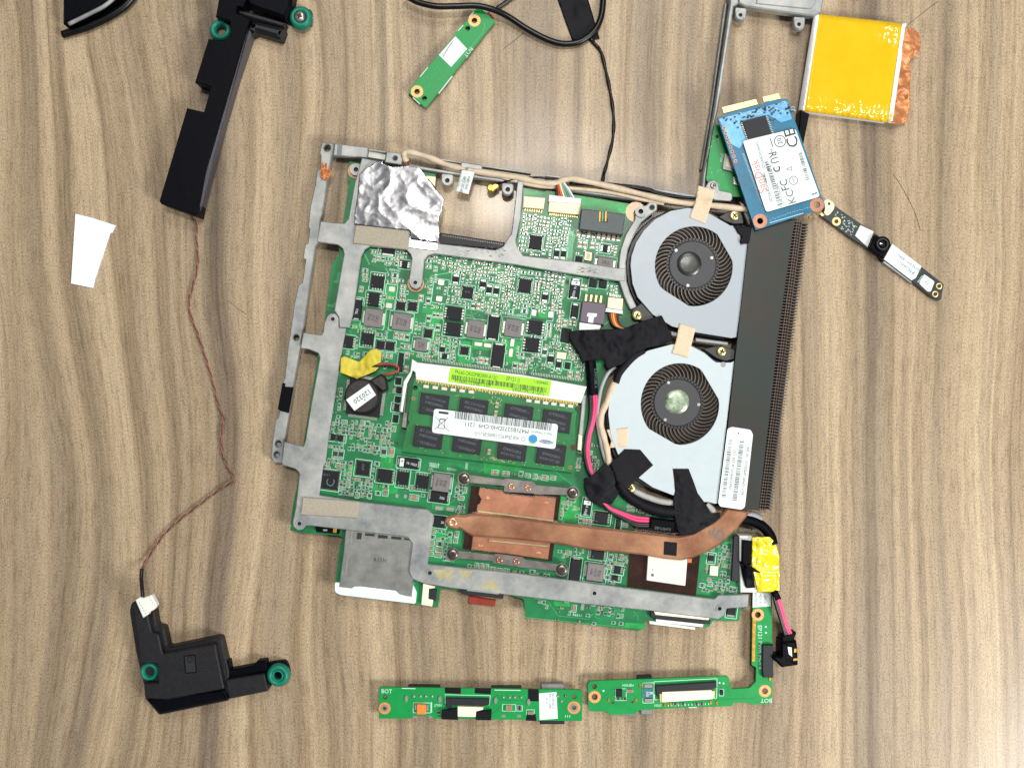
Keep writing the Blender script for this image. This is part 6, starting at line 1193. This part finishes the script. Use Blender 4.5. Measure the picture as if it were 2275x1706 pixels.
text('SUMITUBE', t1('I', 1450, 392), 8, 8, 5, INKG, PW); tube('inner_tube', [p + (6.6,) for p in tp('I', (1420, 270), (1480, 255), (1560, 300))], 1.6, MATS['grey_tube'], PW)
plate('jack_body', rc(tp('I', (1740, 1375), (1880, 1370), (1890, 1440), (1895, 1590), (1750, 1612), (1662, 1525), (1690, 1500), (1740, 1510)), 2), 0, 7.6, BLKP, PW, c=.8)
plate('jack_neck', rc(tp('I', (1745, 1330), (1870, 1290), (1880, 1310), (1850, 1380), (1750, 1390)), 2), 2.5, 7.0, BLKP, PW, c=.5)
plate('jack_sticker', tp('I', (1800, 1425), (1835, 1430), (1840, 1515), (1810, 1490)), 7.6, 7.7, PAPER, PW, c=.02); plate('jack_contact', rc(tp('I', (1855, 1440), (1880, 1440), (1880, 1475), (1855, 1480)), 1), 7.6, 7.9, GOLD, PW); plate('jack_contact', tp('I', (1850, 1530), (1890, 1525), (1890, 1545), (1850, 1550)), 7.6, 7.8, GOLD, PW)
# foam block with yellow film at the right corner
FB = thing('taped_connector', 'white foam block wrapped in shiny yellow tape at the lower corner', 'taped connector', t1('I', 1550, 680))
plate('foam_block', tp('I', (1365, 438), (1480, 440), (1500, 470), (1540, 900), (1520, 945), (1380, 942)), 1.0, 8.2, WHITEP, FB, c=.3)
plate('connector_body', tp('I', (1400, 480), (1490, 490), (1480, 700), (1395, 690)), 8.2, 10.4, BLKP, FB, c=.4)
sheet('black_flap', tp('I', (1370, 660), (1430, 690), (1490, 730), (1510, 900), (1430, 905), (1400, 800)), hfun([(p[0], p[1], h) for p, h in zip(tp('I', (1380, 670), (1480, 740), (1500, 890), (1430, 900)), (8.8, 10.2, 8.8, 9))]), BLKP, FB, 4, .3, .08)
plate('black_spike', tp('I', (1400, 675), (1470, 705), (1570, 772), (1480, 755)), 10.2, 10.7, BLKP, FB, c=.1)
sheet('yellow_film', tp('I', (1485, 455), (1560, 448), (1640, 450), (1690, 500), (1725, 620), (1728, 920), (1650, 938), (1530, 938), (1505, 800), (1480, 700)), hfun([(p[0], p[1], h) for p, h in zip(tp('I', (1490, 470), (1500, 900), (1600, 500), (1600, 900), (1720, 600), (1725, 900), (1560, 700)), (9.2, 8.6, 9.6, 9.2, 7, 6.8, 9.8))]), KAPTZ, FB, 3, .55, .07, .15, 15, True)
plate('film_wall', tp('I', (1530, 470), (1660, 480), (1700, 900), (1540, 920)), 1.0, 6.6, KAPTZ, FB, c=.3)

# ================================================================ tape pieces
def tape(name, label, t, pts, h, mat, amp=.25, freq=.05, seed=1, step=4):
    o = sheet(name, tp(t, *pts), h if not isinstance(h, list) else hfun([t1(t, a, b) + (c_,) for a, b, c_ in h]), mat, None, step, amp, freq, .15, seed); tag(o, label, 'tape', {'b': 'beige tape pieces', 'k': 'black cloth tape pieces'}['b' if mat is TAPEB else 'k']); return o
tape('beige_tape', 'beige tape strip joining the cable bundle to the upper fan rim', 'G', ((885, -110), (1035, -70), (1000, 60), (945, 230), (808, 172), (860, 40)), [(900, -60, 9.4), (1000, -40, 9.4), (850, 60, 10.8), (1000, 60, 10.8), (860, 170, 10.15), (940, 210, 10.15)], TAPEB, .06)
tape('beige_tape', 'beige tape strip bridging the gap between the two fans', 'G', ((718, 1115), (862, 1158), (795, 1420), (650, 1378), (690, 1260)), [(720, 1130, 10.2), (840, 1160, 10.2), (670, 1370, 10.2), (780, 1400, 10.2), (760, 1260, 10.0)], TAPEB, .06, seed=2)
tape('beige_tape', 'short beige tape piece on the left rim of the lower fan', 'H', ((190, 858), (385, 840), (380, 1005), (215, 1020), (232, 960)), [(200, 900, 9.7), (370, 850, 10.2), (370, 1000, 10.2), (220, 1010, 9.7)], TAPEB, .08, seed=3)
tape('black_tape', 'large wrinkled black tape between the mauve power socket and fans', 'D', ((1060, 225), (1140, 215), (1540, 200), (1720, 130), (1880, 82), (1905, 130), (1960, 230), (1978, 310), (1880, 350), (1760, 370), (1640, 420), (1520, 520), (1400, 555), (1370, 510), (1350, 478), (1180, 490), (1150, 430), (1095, 350), (1062, 290)), [(1080, 250, 9.2), (1200, 450, 10.4), (1250, 300, 10.6), (1450, 300, 11.2), (1430, 520, 10.8), (1650, 350, 11.4), (1880, 150, 10.4), (1950, 290, 10.4), (1560, 260, 10.2)], BLKT, .75, .032, 4, 3.2)
tape('black_tape', 'pointed black tape patch stuck on the lower left of the white fan', 'D', ((1425, 1395), (1480, 1340), (1550, 1270), (1690, 1275), (1805, 1412), (1670, 1530), (1600, 1600), (1560, 1655), (1480, 1560)), [(1440, 1400, 10.6), (1560, 1290, 10.1), (1690, 1290, 10.1), (1790, 1410, 10.1), (1660, 1530, 10.15), (1500, 1560, 10.8)], BLKT, .15, .05, 6)
tape('black_tape', 'black tape wrap where the pink wires pass the lower fan', 'F', ((1250, 150), (1300, 110), (1380, 30), (1450, 110), (1490, 230), (1500, 310), (1440, 395), (1370, 395), (1345, 430), (1240, 370), (1195, 250), (1190, 170)), [(1260, 170, 10.2), (1400, 60, 10.4), (1480, 280, 9.6), (1360, 410, 9.8), (1210, 240, 9.6), (1380, 240, 11)], BLKT, .5, .05, 7, 3.2)
tape('black_tape', 'tall folded black tape strip hanging off the bottom of the white fan', 'H', ((780, 1205), (920, 1205), (965, 1320), (1000, 1420), (1080, 1530), (1120, 1600), (1200, 1590)) + tuple((x + 0, y + 1360) for x, y in ((1200, 300), (1080, 360), (960, 425), (830, 435), (800, 300))) + ((780, 1480), (800, 1400)), [(800, 1220, 10.15), (900, 1220, 10.15), (880, 1400, 10.3), (900, 1600, 10.9), (1100, 1600, 10.3), (1150, 1660, 10), (850, 1750, 10.6)], BLKT, .45, .045, 8, 3.2)
tape('black_tape', 'torn black tape scrap on the corner of the upper fan', 'G', ((1195, 240), (1240, 235), (1290, 255), (1365, 245), (1338, 400), (1260, 412), (1255, 370), (1280, 345), (1235, 310), (1225, 280)), 10.75, BLKT, .1, .06, 9)

# ================================================================ lettering to plain meshes
dg = bpy.context.evaluated_depsgraph_get()
for o in TEXTS:
    me = bpy.data.meshes.new_from_object(o.evaluated_get(dg)); nm = o.name
    n = bpy.data.objects.new('lettering', me); COL.objects.link(n); n.parent = o.parent; n.location = o.location; n.rotation_euler = o.rotation_euler; n.scale = o.scale
for o in TEXTS: bpy.data.objects.remove(o)
for o in bpy.data.objects:
    if o.type == 'MESH' and o.name.split('.')[0] in ('silkscreen', 'traces', 'via_dots', 'barcode', 'label_print', 'connector_pins', 'socket_pins', 'edge_contacts', 'slot_contacts', 'scuff_marks', 'contact_gap', 'chip_leads', 'plug_slot', 'pad_via', 'sticker_print', 'edge_marking', 'bend_crease', 'adhesive_mark', 'film_mark', 'wire_stub', 'lettering', 'latch_notch'): o['kind'] = 'stuff'
